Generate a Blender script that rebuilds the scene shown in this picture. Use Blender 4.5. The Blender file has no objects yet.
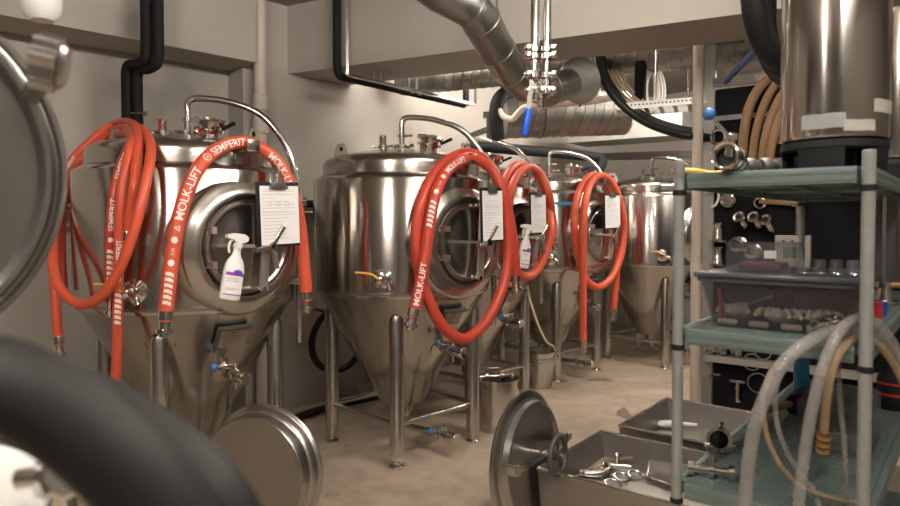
import bpy, bmesh, math, random
from math import sin, cos, pi, radians as R
from mathutils import Vector as V, Matrix
random.seed(4)
COL = bpy.context.scene.collection
# ------------------------------------------------------------------ camera maths
H, F, TH, HZ = 1.5, 660.0, R(1.6), 222.0
CY = HZ + F*math.tan(TH)
EYE = V((0, 0, H))
def ray(px, py):
    u, v = (px-450)/F, (CY-py)/F
    return V((u, cos(TH)+v*sin(TH), -sin(TH)+v*cos(TH)))
def at(px, py, Y):
    r = ray(px, py); return EYE + r*(Y/r.y)
def atz(px, py, z):
    r = ray(px, py); return EYE + r*((z-H)/r.z)
def onplane(px, py, p, n):
    r = ray(px, py); return EYE + r*((p-EYE).dot(n)/r.dot(n))
# ------------------------------------------------------------------ materials
def mat(name, col, rough=.5, metal=0., noise=0., scale=8., aniso=0., alpha=1., trans=0., bump=0., emit=None, rnoise=0., spec=None, coat=0.):
    m = bpy.data.materials.new(name); m.use_nodes = True
    nt = m.node_tree; N = nt.nodes; L = nt.links
    b = N['Principled BSDF']
    b.inputs['Base Color'].default_value = (*col, 1)
    b.inputs['Roughness'].default_value = rough
    b.inputs['Metallic'].default_value = metal
    if coat: b.inputs['Coat Weight'].default_value = coat
    if spec is not None: b.inputs['Specular IOR Level'].default_value = spec
    if alpha < 1: b.inputs['Alpha'].default_value = alpha
    if trans: b.inputs['Transmission Weight'].default_value = trans; b.inputs['IOR'].default_value = 1.2
    if emit: b.inputs['Emission Color'].default_value = (*emit[0], 1); b.inputs['Emission Strength'].default_value = emit[1]
    if aniso:
        b.inputs['Anisotropic'].default_value = aniso
        b.inputs['Anisotropic Rotation'].default_value = .25
        t = N.new('ShaderNodeTangent'); t.direction_type = 'RADIAL'; t.axis = 'Z'
        L.new(t.outputs[0], b.inputs['Tangent'])
    if noise or rnoise or bump:
        tc = N.new('ShaderNodeTexCoord'); nz = N.new('ShaderNodeTexNoise')
        nz.inputs['Scale'].default_value = scale; nz.inputs['Detail'].default_value = 6
        L.new(tc.outputs['Object'], nz.inputs['Vector'])
        if noise:
            mx = N.new('ShaderNodeMix'); mx.data_type = 'RGBA'
            mx.inputs[6].default_value = (*[max(0, c*(1-noise)) for c in col], 1)
            mx.inputs[7].default_value = (*[min(1, c*(1+noise)) for c in col], 1)
            L.new(nz.outputs['Fac'], mx.inputs[0]); L.new(mx.outputs[2], b.inputs['Base Color'])
        if rnoise:
            mr = N.new('ShaderNodeMapRange')
            mr.inputs[1].default_value = .3; mr.inputs[2].default_value = .7
            mr.inputs[3].default_value = rough-rnoise; mr.inputs[4].default_value = rough+rnoise
            L.new(nz.outputs['Fac'], mr.inputs[0]); L.new(mr.outputs[0], b.inputs['Roughness'])
        if bump:
            bp = N.new('ShaderNodeBump'); bp.inputs['Strength'].default_value = bump
            bp.inputs['Distance'].default_value = .01
            L.new(nz.outputs['Fac'], bp.inputs['Height']); L.new(bp.outputs[0], b.inputs['Normal'])
    return m
M = {}
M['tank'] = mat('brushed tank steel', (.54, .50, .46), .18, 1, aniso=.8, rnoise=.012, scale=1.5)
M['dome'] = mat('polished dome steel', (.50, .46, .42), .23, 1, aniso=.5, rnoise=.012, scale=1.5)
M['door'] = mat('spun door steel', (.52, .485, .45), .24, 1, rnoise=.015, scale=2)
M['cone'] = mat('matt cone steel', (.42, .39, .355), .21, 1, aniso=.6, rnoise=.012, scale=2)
M['arm'] = mat('bead blasted steel', (.62, .58, .53), .45, 1)
M['steel'] = mat('satin steel', (.55, .52, .49), .26, 1, rnoise=.015, scale=4)
M['chrome'] = mat('polished steel', (.70, .67, .63), .13, 1)
M['tub'] = mat('worn sheet steel', (.40, .375, .35), .38, 1, noise=.08, scale=14, rnoise=.03)
M['lid'] = mat('dull spun steel', (.44, .42, .40), .30, 1, rnoise=.02, scale=3)
M['galv'] = mat('galvanised duct', (.31, .295, .275), .42, 1, noise=.14, scale=9, rnoise=.08)
M['galvflat'] = mat('galvanised sheet', (.42, .41, .385), .5, .75, noise=.1, scale=12)
M['iron'] = mat('dark cast iron', (.12, .11, .105), .5, .6)
M['hose'] = mat('red orange rubber', (.62, .092, .042), .42, noise=.05, scale=5)
M['hosedark'] = mat('deep red rubber', (.50, .055, .03), .42, noise=.05, scale=5)
M['ink'] = mat('white hose print', (.80, .72, .66), .6)
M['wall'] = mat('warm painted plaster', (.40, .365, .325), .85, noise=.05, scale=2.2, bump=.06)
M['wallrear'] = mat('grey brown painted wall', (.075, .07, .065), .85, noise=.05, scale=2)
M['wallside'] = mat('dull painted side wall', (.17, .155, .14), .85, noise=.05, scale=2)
M['ceil'] = mat('rough painted ceiling', (.30, .27, .24), .9, noise=.1, scale=9, bump=.3)
M['black'] = mat('black insulation foam', (.011, .011, .012), .75, spec=.25)
M['blackgloss'] = mat('black glossy cable', (.010, .010, .011), .4, spec=.3)
M['blackhose'] = mat('soft black hose', (.014, .0125, .012), .6, noise=.1, spec=.3)
M['board'] = mat('black wallboard', (.009, .009, .011), .8, spec=.15)
M['cream'] = mat('cream painted pipe', (.55, .48, .40), .5)
M['pvc'] = mat('white plastic pipe', (.72, .65, .57), .4)
M['white'] = mat('white plastic', (.80, .78, .76), .35)
M['paper'] = mat('white paper', (.82, .80, .79), .8)
M['print'] = mat('grey print', (.45, .43, .42), .8)
M['blue'] = mat('blue plastic knob', (.04, .17, .46), .4)
M['bluegrip'] = mat('blue vinyl grip', (.01, .09, .62), .35)
M['purple'] = mat('purple print', (.30, .05, .38), .5)
M['navy'] = mat('navy print', (.06, .09, .45), .5)
M['yellow'] = mat('yellow lever sleeve', (.75, .42, .06), .45)
M['green'] = mat('grey green shelf polymer', (.135, .18, .168), .5, noise=.06, scale=20)
M['post'] = mat('grey speckled post', (.27, .275, .26), .5, noise=.12, scale=60)
M['amber'] = mat('amber hose', (.36, .22, .115), .35, trans=.15)
M['clearhose'] = mat('clear hose', (.40, .37, .35), .14, alpha=.42, coat=.4)
M['clearamber'] = mat('amber tinted clear hose', (.42, .30, .18), .16, alpha=.6, coat=.4)
M['clear'] = mat('clear plastic', (.26, .26, .28), .14, alpha=.17)
M['cleardark'] = mat('smoky clear plastic', (.10, .09, .10), .2, alpha=.3)
M['lidclear'] = mat('smoky blue plastic lid', (.085, .095, .11), .25, alpha=.8)
M['red'] = mat('red plastic', (.55, .03, .03), .4)
M['maroon'] = mat('dark red plastic', (.16, .025, .035), .45)
M['glove'] = mat('cream rubber', (.62, .53, .42), .7)
M['wood'] = mat('varnished wood', (.27, .15, .075), .5, noise=.25, scale=18)
M['beige'] = mat('beige enclosure', (.42, .38, .33), .5)
M['lcd'] = mat('green grey display', (.13, .16, .13), .25)
M['brass'] = mat('brass', (.62, .42, .18), .3, 1)
M['bluecan'] = mat('blue enamel', (.01, .24, .48), .35)
M['tape'] = mat('blue tape', (.02, .32, .62), .5)
M['papertape'] = mat('white masking tape', (.50, .46, .42), .7)
M['greytape'] = mat('grey tape', (.33, .34, .33), .6)
M['rubber'] = mat('black rubber base', (.012, .012, .013), .65, spec=.3)
M['plate'] = mat('etched name plate', (.33, .27, .24), .45, .7)
M['tray'] = mat('white perforated steel', (.74, .72, .70), .4, .2)
M['cablew'] = mat('white cable', (.78, .74, .68), .5)
M['cablec'] = mat('cream cable', (.70, .56, .40), .5)
M['bluehose'] = mat('blue hose', (.02, .08, .26), .4)
def floor_mat():
    m = bpy.data.materials.new('worn beige concrete'); m.use_nodes = True
    nt = m.node_tree; N = nt.nodes; L = nt.links; b = N['Principled BSDF']
    tc = N.new('ShaderNodeTexCoord')
    def noise(s, d=5):
        n = N.new('ShaderNodeTexNoise'); n.inputs['Scale'].default_value = s; n.inputs['Detail'].default_value = d
        L.new(tc.outputs['Object'], n.inputs['Vector']); return n
    a, c, e = noise(1.6), noise(7, 8), noise(2.3, 3)
    r1 = N.new('ShaderNodeValToRGB'); r1.color_ramp.elements[0].position = .3; r1.color_ramp.elements[1].position = .72
    r1.color_ramp.elements[0].color = (.40, .325, .25, 1); r1.color_ramp.elements[1].color = (.56, .46, .355, 1)
    L.new(a.outputs['Fac'], r1.inputs[0])
    r2 = N.new('ShaderNodeValToRGB'); r2.color_ramp.elements[0].position = .35; r2.color_ramp.elements[1].position = .6
    r2.color_ramp.elements[0].color = (.78, .76, .74, 1); r2.color_ramp.elements[1].color = (1, 1, 1, 1)
    L.new(c.outputs['Fac'], r2.inputs[0])
    mx = N.new('ShaderNodeMix'); mx.data_type = 'RGBA'; mx.blend_type = 'MULTIPLY'; mx.inputs[0].default_value = 1
    L.new(r1.outputs[0], mx.inputs[6]); L.new(r2.outputs[0], mx.inputs[7])
    r3 = N.new('ShaderNodeValToRGB'); r3.color_ramp.elements[0].position = .66; r3.color_ramp.elements[1].position = .70
    L.new(e.outputs['Fac'], r3.inputs[0])
    mx2 = N.new('ShaderNodeMix'); mx2.data_type = 'RGBA'; mx2.blend_type = 'MULTIPLY'
    mx2.inputs[7].default_value = (.55, .5, .45, 1)
    L.new(r3.outputs[0], mx2.inputs[0]); L.new(mx.outputs[2], mx2.inputs[6]); L.new(mx2.outputs[2], b.inputs['Base Color'])
    mr = N.new('ShaderNodeMapRange'); mr.inputs[3].default_value = .3; mr.inputs[4].default_value = .65
    L.new(c.outputs['Fac'], mr.inputs[0]); L.new(mr.outputs[0], b.inputs['Roughness'])
    bp = N.new('ShaderNodeBump'); bp.inputs['Strength'].default_value = .12; bp.inputs['Distance'].default_value = .01
    L.new(c.outputs['Fac'], bp.inputs['Height']); L.new(bp.outputs[0], b.inputs['Normal'])
    return m
M['floor'] = floor_mat()
M['wet'] = mat('damp concrete', (.27, .215, .16), .3, noise=.25, scale=14)
M['rust'] = mat('rusty stain', (.44, .30, .19), .5, noise=.2)
# ------------------------------------------------------------------ mesh builder
def frame(d, up=None):
    d = d.normalized()
    u = up if up is not None else (V((0, 0, 1)) if abs(d.z) < .95 else V((1, 0, 0)))
    x = u.cross(d).normalized(); return x, d.cross(x)
def spline(pts, n=8, closed=False):
    P = [V(p) for p in pts]; out = []; N = len(P)
    for i in range(N if closed else N-1):
        if closed: a, b, c, d = P[i-1], P[i], P[(i+1) % N], P[(i+2) % N]
        else: a, b, c, d = P[max(i-1, 0)], P[i], P[i+1], P[min(i+2, N-1)]
        for k in range(n):
            t = k/n
            out.append(.5*((2*b)+(c-a)*t+(2*a-5*b+4*c-d)*t*t+(3*b-a-3*c+d)*t**3))
    if not closed: out.append(P[-1])
    return out
class MB:
    def __init__(s): s.v = []; s.f = []
    def add(s, v, f, Mx=None):
        o = len(s.v)
        s.v += [(Mx @ V(p)) if Mx else V(p) for p in v]
        s.f += [tuple(i+o for i in q) for q in f]; return s
    def lathe(s, prof, seg=32, Mx=None, a0=0, a1=2*pi):
        full = abs(a1-a0-2*pi) < 1e-6; n = seg if full else seg+1
        v = []; f = []; rings = []
        for r, z in prof:
            if r < 1e-6: rings.append([len(v)]*n); v.append((0, 0, z))
            else:
                rings.append(list(range(len(v), len(v)+n)))
                v += [(r*cos(a0+(a1-a0)*k/seg), r*sin(a0+(a1-a0)*k/seg), z) for k in range(n)]
        for a, b in zip(rings, rings[1:]):
            for k in range(seg):
                q = [a[k], a[(k+1) % n], b[(k+1) % n], b[k]]
                u = list(dict.fromkeys(q))
                if len(u) > 2: f.append(u)
        return s.add(v, f, Mx)
    def cyl(s, p, q, r, r2=None, seg=16, cap=True):
        p, q = V(p), V(q); r2 = r if r2 is None else r2
        x, y = frame(q-p); v = []
        for c, rr in ((p, r), (q, r2)):
            v += [c+x*(rr*cos(2*pi*k/seg))+y*(rr*sin(2*pi*k/seg)) for k in range(seg)]
        f = [(k, (k+1) % seg, seg+(k+1) % seg, seg+k) for k in range(seg)]
        if cap: f += [tuple(range(seg))[::-1], tuple(range(seg, 2*seg))]
        return s.add(v, f)
    def ax(s, p, d, prof, seg=24):            # lathe about an axis through p along d
        d = V(d).normalized(); x, y = frame(d); p = V(p)
        Mx = Matrix(((x.x, y.x, d.x, p.x), (x.y, y.y, d.y, p.y), (x.z, y.z, d.z, p.z), (0, 0, 0, 1)))
        return s.lathe(prof, seg, Mx)
    def tube(s, pts, r, seg=12, closed=False, cap=True):
        P = [V(p) for p in pts]; n = len(P); v = []; f = []
        T = []
        for i in range(n):
            if closed: t = P[(i+1) % n]-P[i-1]
            else: t = P[min(i+1, n-1)]-P[max(i-1, 0)]
            T.append(t.normalized() if t.length > 1e-9 else V((0, 0, 1)))
        x, y = frame(T[0])
        for i in range(n):
            x = (x-T[i]*x.dot(T[i])).normalized(); y = T[i].cross(x)
            rr = r[i] if isinstance(r, (list, tuple)) else r
            v += [P[i]+x*(rr*cos(2*pi*k/seg))+y*(rr*sin(2*pi*k/seg)) for k in range(seg)]
        for i in range(n if closed else n-1):
            a, b = i*seg, ((i+1) % n)*seg
            f += [(a+k, a+(k+1) % seg, b+(k+1) % seg, b+k) for k in range(seg)]
        if cap and not closed: f += [tuple(range(seg))[::-1], tuple(range((n-1)*seg, n*seg))]
        return s.add(v, f)
    def ring(s, c, n, R_, r, seg=28, sg=10):
        x, y = frame(V(n))
        return s.tube([V(c)+x*(R_*cos(2*pi*k/seg))+y*(R_*sin(2*pi*k/seg)) for k in range(seg)], r, sg, closed=True)
    def box(s, c, size, Mx=None, bev=0.):
        bm = bmesh.new(); bmesh.ops.create_cube(bm, size=1)
        for w in bm.verts: w.co = V((w.co.x*size[0], w.co.y*size[1], w.co.z*size[2]))
        if bev: bmesh.ops.bevel(bm, geom=bm.edges[:], offset=bev, segments=2, affect='EDGES', profile=.5)
        bm.verts.index_update()
        v = [w.co+V(c) for w in bm.verts]; f = [[w.index for w in q.verts] for q in bm.faces]
        bm.free(); return s.add(v, f, Mx)
    def bar(s, p, q, w, h, up=(0, 0, 1), bev=0.):
        p, q = V(p), V(q); d = (q-p); l = d.length; d.normalize()
        x, y = frame(d, V(up)); c = (p+q)/2
        Mx = Matrix(((x.x, y.x, d.x, c.x), (x.y, y.y, d.y, c.y), (x.z, y.z, d.z, c.z), (0, 0, 0, 1)))
        return s.box((0, 0, 0), (w, h, l), Mx, bev)
    def prism(s, poly, z0, z1, Mx=None):
        n = len(poly)
        v = [(x, y, z0) for x, y in poly]+[(x, y, z1) for x, y in poly]
        f = [tuple(range(n))[::-1], tuple(range(n, 2*n))]+[(k, (k+1) % n, n+(k+1) % n, n+k) for k in range(n)]
        return s.add(v, f, Mx)
    def ball(s, c, r, seg=14, sc=(1, 1, 1)):
        prof = [(r*sin(pi*k/8), -r*cos(pi*k/8)) for k in range(9)]
        prof[0] = (0, -r); prof[-1] = (0, r)
        return s.lathe(prof, seg, Matrix.Translation(V(c)) @ Matrix.Diagonal((*sc, 1)))
    def mesh(s, name, m, ang=35, tf=None):
        me = bpy.data.meshes.new(name)
        vs = [tf @ p for p in s.v] if tf else s.v
        me.from_pydata([tuple(p) for p in vs], [], s.f); me.validate(); me.update()
        bm = bmesh.new(); bm.from_mesh(me); bmesh.ops.recalc_face_normals(bm, faces=bm.faces[:]); bm.to_mesh(me); bm.free()
        me.materials.append(m); me.shade_smooth(); me.set_sharp_from_angle(angle=R(ang)); return me
TF = {}
def root_of(o):
    while o.parent: o = o.parent
    return o
def part(name, mb, m, parent, world=False, ang=35, label=None):
    r = root_of(parent); tf = TF[r.as_pointer()].inverted() if world else None
    o = bpy.data.objects.new(name, mb.mesh(name, m, ang, tf)); COL.objects.link(o); o.parent = parent
    if label: o['label'] = label
    return o
def tag(o, label, cat, group=None, kind=None):
    o['label'] = label; o['category'] = cat
    if group: o['group'] = group
    if kind: o['kind'] = kind
    return o
def thing(name, label, cat, loc, rz=0, group=None):
    o = bpy.data.objects.new(name, None); COL.objects.link(o); o.empty_display_size = .1
    o.location = loc; o.rotation_euler = (0, 0, rz)
    TF[o.as_pointer()] = Matrix.Translation(V(loc)) @ Matrix.Rotation(rz, 4, 'Z')
    return tag(o, label, cat, group)
def single(name, mb, m, label, cat, group=None, ang=35):
    lo = V((min(p.x for p in mb.v), min(p.y for p in mb.v), min(p.z for p in mb.v)))
    hi = V((max(p.x for p in mb.v), max(p.y for p in mb.v), lo.z)); b = (lo+hi)/2
    o = bpy.data.objects.new(name, mb.mesh(name, m, ang, Matrix.Translation(-b))); COL.objects.link(o)
    o.location = b; TF[o.as_pointer()] = Matrix.Translation(b)
    return tag(o, label, cat, group)
def struct(name, mb, m, label=None):
    o = bpy.data.objects.new(name, mb.mesh(name, m)); COL.objects.link(o); o['kind'] = 'structure'
    TF[o.as_pointer()] = Matrix.Identity(4)
    if label: o['label'] = label
    return o
def kids(o): return [c for c in bpy.data.objects if c.parent == o]
def copy_tree(o, parent=None):
    c = o.copy(); COL.objects.link(c)
    if parent: c.parent = parent
    for k in kids(o): copy_tree(k, c)
    return c
def text_mesh(body, size):
    cu = bpy.data.curves.new('lettering', 'FONT'); cu.body = body; cu.size = size; cu.offset = size*.018
    ob = bpy.data.objects.new('lettering', cu); COL.objects.link(ob)
    dg = bpy.context.evaluated_depsgraph_get(); dg.update()
    me = bpy.data.meshes.new_from_object(ob.evaluated_get(dg))
    v = [tuple(p.co) for p in me.vertices]; f = [tuple(q.vertices) for q in me.polygons]
    bpy.data.objects.remove(ob); bpy.data.curves.remove(cu); bpy.data.meshes.remove(me)
    return v, f
def arc_len(P):
    S = [0]
    for a, b in zip(P, P[1:]): S.append(S[-1]+(b-a).length)
    return S
def wrap(mb, vf, P, S, s0, r, y0, roll=0.):
    """lay flat lettering along a hose centreline, on the side that faces the aisle"""
    v, f = subdiv_vf(vf, .008) if len(vf[0]) < 60 else vf; out = []
    for x, y, z in v:
        s = min(max(s0+x, 0), S[-1]-1e-4)
        i = 0
        while i < len(S)-2 and S[i+1] < s: i += 1
        t = (s-S[i])/max(1e-9, S[i+1]-S[i]); c = P[i].lerp(P[i+1], t)
        T = (P[min(i+2, len(P)-1)]-P[max(i-1, 0)]).normalized()
        n = (EYE-c); n = (n-T*n.dot(T)).normalized(); b = n.cross(T)
        a = (y+y0)/r+roll
        out.append(c+(n*cos(a)+b*sin(a))*(r*1.018))
    mb.add(out, f)
def subdiv_vf(vf, L=.008):
    bm = bmesh.new(); vs = [bm.verts.new(p) for p in vf[0]]
    for q in vf[1]:
        try: bm.faces.new([vs[i] for i in q])
        except Exception: pass
    bmesh.ops.triangulate(bm, faces=bm.faces[:])
    for _ in range(4):
        e = [e for e in bm.edges if e.calc_length() > L]
        if not e: break
        bmesh.ops.subdivide_edges(bm, edges=e, cuts=1); bmesh.ops.triangulate(bm, faces=bm.faces[:])
    bm.verts.index_update()
    o = ([tuple(p.co) for p in bm.verts], [tuple(p.index for p in q.verts) for q in bm.faces]); bm.free(); return o
TXT = {}
def txt(body, size):
    k = (body, size)
    if k not in TXT: TXT[k] = subdiv_vf(text_mesh(body, size))
    return TXT[k]
def D(deg): a = R(deg); return V((sin(a), -cos(a), 0))
def T_(deg): a = R(deg); return V((cos(a), sin(a), 0))
def mface(deg, rad, z):                      # x along the tangent, y up, z outward
    t, d = T_(deg), D(deg); p = d*rad+V((0, 0, z))
    return Matrix(((t.x, 0, d.x, p.x), (t.y, 0, d.y, p.y), (0, 1, 0, p.z), (0, 0, 0, 1)))
# ================================================================== THE ROOM
# wall directions: along the tank row a=(1,1)/sqrt2, across it n=(-1,1)/sqrt2
q2 = math.sqrt(.5)
def W(t, n, z=0.): return V(((t-n)*q2, (t+n)*q2, z))
CEIL = 3.2
def slab(a, b, th, z0, z1, side=1):          # wall from a to b, thickness to one side
    a, b = V(a), V(b); d = (b-a).normalized(); nn = V((-d.y, d.x, 0))*th*side
    poly = [(a.x, a.y), (b.x, b.y), (b.x+nn.x, b.y+nn.y), (a.x+nn.x, a.y+nn.y)]
    return MB().prism(poly, z0, z1)
TA, TB, NA, NB = -2.6, 8.3, 4.85, -2.3
struct('floor', MB().prism([W(t, n).xy[:] for t, n in ((TA-.3, NA+.3), (TA-.3, NB-.3), (TB+.3, NB-.3), (TB+.3, NA+.3))], -.1, 0), M['floor'])
struct('ceiling', MB().prism([W(t, n).xy[:] for t, n in ((TA-.3, NA+.3), (TA-.3, NB-.3), (TB+.3, NB-.3), (TB+.3, NA+.3))], CEIL, CEIL+.1), M['ceil'])
struct('wall_left', slab(W(TA, NA), W(TB, NA), .15, 0, CEIL, 1), M['wall'])
struct('wall_back', slab(W(TB, NA), W(TB, NB), .15, 0, CEIL, 1), M['wall'])
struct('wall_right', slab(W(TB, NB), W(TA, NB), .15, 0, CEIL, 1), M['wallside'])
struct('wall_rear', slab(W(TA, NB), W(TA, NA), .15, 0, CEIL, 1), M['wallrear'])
# pilaster with the stack pipe, the beam along the left wall, the boxed corner and the cross beam
def t_at(px, n):                             # t of the point of plane n seen at px
    u = (px-450)/F; Y = n/(q2*(1-u)); return (u*Y+Y)*q2
tc0, tc1 = t_at(236, 4.75), t_at(358, 4.62)
mb = MB().prism([W(t, n).xy[:] for t, n in ((tc0, 4.85), (tc0, 4.62), (tc1, 4.62), (tc1, 4.85))], 0, CEIL)
struct('wall_pilaster', mb, M['wall'])
mb = MB().prism([W(t, n).xy[:] for t, n in ((TA, 4.85), (TA, 4.45), (tc0+.02, 4.45), (tc0+.02, 4.85))], 2.67, CEIL)
struct('trim_1', mb, M['wall'])              # beam along the left wall
pA, pB = V((-1.263, 5.24, 0)), V((1.63, 3.75, 0)); dS = (pB-pA).normalized(); nS = V((-dS.y, dS.x, 0))
p0 = pA-dS*.25; p1 = pB+dS*3.0; ZBEAM = 2.67
mb = MB().prism([p.xy[:] for p in (p0, p1, p1+nS*.58, p0+nS*.58)], ZBEAM, CEIL)
struct('trim_2', mb, M['wall'])              # cross beam
# floor stains
def blob(px, py, w, h, seed, name, m, label):
    rnd = random.Random(seed); v = []
    n = 48; a1, a2, a3, a4 = (rnd.uniform(0, 6) for _ in range(4)); ph = [1+.28*sin(2*pi*2*k/n+a1)+.2*sin(2*pi*3*k/n+a2)+.14*sin(2*pi*7*k/n+a3)+.1*sin(2*pi*11*k/n+a4) for k in range(n)]
    for k in range(n):
        rr = (ph[k]+ph[k-1]+ph[(k+1) % n])/3
        p = atz(px+w*rr*cos(2*pi*k/n), py+h*rr*sin(2*pi*k/n), .0); v.append((p.x, p.y))
    return tag(single(name, MB().prism(v, .0005, .002), m, label, 'stain'), label, 'stain')
blob(603, 380, 11, 2.0, 1, 'damp_patch', M['wet'], 'small damp patch on the open concrete floor beyond the steel troughs')
blob(624, 414, 8, 4.5, 2, 'damp_patch', M['wet'], 'dark damp patch on the floor just off the corner of the far steel trough')
blob(560, 387, 9, 2.5, 3, 'rust_stain', M['rust'], 'orange rust stain on the floor beside the tapered steel bucket')

# ================================================================== FERMENTERS
LR = .48
def make_tank():
    t = thing('fermenter_tank', '', 'fermenter tank', (0, 0, 0), 0, 'conical fermenters along the wall')
    RJ = .589
    part('jacket', MB().lathe([(.50, 1.035), (.56, 1.035), (.575, 1.04), (.583, 1.055), (.583, 1.075), (RJ, 1.08), (RJ, 1.762), (.585, 1.77), (.535, 1.80), (.5, 1.80)], 96), M['tank'], t)
    part('weld_band', MB().lathe([(.5835, 1.058), (.5855, 1.06), (.5855, 1.074), (.5835, 1.076)], 96), M['steel'], t)
    prof = [(.50, 1.79), (.523, 1.795), (.523, 1.865)]
    for k in range(1, 8):
        a = pi/2*k/8; prof.append((.523-.10*(1-cos(a)), 1.865+.062*sin(a)))
    prof += [(.40, 1.936), (.30, 1.958), (.2, 1.974), (.1, 1.983), (0, 1.985)]
    part('dome', MB().lathe(prof, 96), M['dome'], t)
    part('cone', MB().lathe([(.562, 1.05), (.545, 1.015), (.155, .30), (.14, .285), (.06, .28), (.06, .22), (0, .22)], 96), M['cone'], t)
    # legs
    for k in range(4):
        d = D(90*k)*LR
        prof = [(0, .945), (.02, .942), (.036, .93), (.045, .90), (.045, .075), (.03, .07), (0, .07)]
        lg = part('leg', MB().lathe(prof, 24, Matrix.Translation(d)), M['steel'], t)
        part('foot', MB().lathe([(.016, .075), (.016, .035), (.024, .034), (.024, .026), (.038, .02), (.045, .012), (.045, 0), (0, 0)], 20, Matrix.Translation(d)), M['chrome'], lg)
        part('pad_ring', MB().ax(D(90*k)*(LR-.005)+V((0, 0, .88)), D(90*k)+V((0, 0, -.55)), [(.085, -.03), (.085, -.012), (.07, -.005)], 28), M['cone'], lg)
    for k in range(4):
        a, b = D(90*k)*LR, D(90*k+90)*LR; z = V((0, 0, .262))
        part('brace', MB().cyl(a+z, b+z, .0165), M['steel'], t)
    # manway
    MF = mface(45, .589, 1.375)
    fr = [(.375, -.165), (.365, -.06), (.352, -.02), (.338, -.004), (.318, .003), (.300, .016), (.268, .03), (.256, .028), (.249, .018), (.246, -.03), (.242, -.05)]
    part('manway_neck', MB().lathe(fr, 64, MF), M['door'], t)
    dr = [(.243, -.02), (.243, .024), (.236, .034), (.222, .036), (.212, .028), (.20, .024), (.15, .030), (.08, .035), (0, .036)]
    door = part('manway_door', MB().lathe(dr, 64, MF), M['door'], t)
    mb = MB()
    for s in (-1, 1): mb.bar(MF @ V((-.212, .085*s, .01)), MF @ V((-.212, .085*s, .075)), .024, .034)
    mb.bar(MF @ V((-.212, -.1, .08)), MF @ V((-.212, .1, .08)), .028, .028)
    part('hinge_bracket', mb, M['arm'], door)
    part('door_bar', MB().bar(MF @ V((-.212, .012, .085)), MF @ V((.085, .0, .092)), .030, .016, (0, 0, 1)), M['arm'], door)
    part('swing_arm', MB().bar(MF @ V((.085, .235, .075)), MF @ V((.055, -.225, .075)), .046, .016, D(45)), M['arm'], door)
    for x, y in ((.085, .228), (.055, -.218)):
        mb = MB().cyl(MF @ V((x, y, -.01)), MF @ V((x, y, .085)), .013); mb.cyl(MF @ V((x-.05, y+.005, .06)), MF @ V((x+.02, y, .06)), .011)
        part('arm_bolt', mb, M['chrome'], door)
    mb = MB().cyl(MF @ V((.078, 0, .0)), MF @ V((.078, 0, .135)), .012).cyl(MF @ V((.078, 0, .095)), MF @ V((.078, 0, .135)), .024)
    for a in (62, 188, 278):
        q = V((.078+.115*cos(R(a)), .115*sin(R(a)), .145)); mb.cyl(MF @ V((.078, 0, .118)), MF @ q, .0135)
    part('hand_wheel', mb, M['chrome'], door)
    # top fittings
    mb = MB().lathe([(.055, 1.975), (.055, 2.0), (.085, 2.003), (.085, 2.014), (.05, 2.018), (.02, 2.02)], 28)
    for k in range(3):
        d = D(120*k+40); mb.cyl(d*.08+V((0, 0, 2.006)), d*.125+V((0, 0, 2.01)), .008)
    part('top_flange', mb, M['chrome'], t)
    pts = [(0, 0, 2.01), (0, 0, 2.12), (0, 0, 2.165), (.012, 0, 2.19), (.04, 0, 2.203), (.10, 0, 2.203), (.18, 0, 2.196), (.26, 0, 2.178), (.36, 0, 2.145), (.44, 0, 2.09), (.515, 0, 2.0), (.565, 0, 1.91), (.60, 0, 1.80), (.62, 0, 1.68), (.622, 0, 1.40), (.622, 0, .80)]
    cp = part('cip_pipe', MB().tube(spline(pts, 6), .0195, 16), M['chrome'], t)
    part('pipe_clamp', MB().lathe([(.02, 2.07), (.034, 2.072), (.034, 2.088), (.02, 2.09)], 20).cyl((.03, 0, 2.08), (.07, -.01, 2.082), .007), M['chrome'], cp)
    part('pipe_standoff', MB().cyl((.57, 0, 1.62), (.622, 0, 1.62), .012).cyl((.57, 0, 1.2), (.622, 0, 1.2), .012), M['steel'], cp)
    p = D(-72)*.13; mb = MB()
    mb.lathe([(.03, 1.97), (.03, 1.995), (.042, 1.997), (.042, 2.01), (.024, 2.013), (.024, 2.07), (.027, 2.075), (.0, 2.076)], 20, Matrix.Translation(p))
    mb.cyl(p+V((0, 0, 2.003)), p+V((-.07, -.02, 2.0)), .008)
    part('relief_valve', mb, M['chrome'], t)
    c = D(38)*.30; n = (D(38)*.28+V((0, 0, 1))).normalized(); c.z = 1.95
    sg = part('sight_fitting', MB().ax(c, n, [(.055, -.01), (.055, .035), (.078, .037), (.078, .052), (.058, .055), (.058, .072), (.082, .075), (.082, .10), (.06, .105), (.055, .095), (0, .093)], 28), M['chrome'], t)
    part('wing_nut', MB().bar(c+n*.045+V((.075, -.03, 0)), c+n*.075+V((.14, -.05, 0)), .02, .016), M['black'], sg)
    for az, rr in ((-98, .42), (62, .47)):
        Mx = mface(az, rr, 1.90)
        if az < 0: pc = D(az)*rr; Mx = Matrix.Translation(V((pc.x, pc.y, 0))) @ mface(az+80, 0, 1.90)
        mb = MB().prism([(-.075, -.01), (.075, -.01), (.045, .105), (.028, .135), (-.028, .135), (-.045, .105)] if az < 0 else [(-.055, -.01), (.055, -.01), (.035, .085), (.02, .105), (-.02, .105), (-.035, .085)], -.004, .004, Mx)
        hz_ = .098 if az < 0 else .075
        mb.ring(Mx @ V((0, hz_, 0)), Mx.to_3x3() @ V((0, 0, 1)), .017, .006, 16, 6)
        lug = part('lifting_lug', mb, M['arm'], t)
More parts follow.
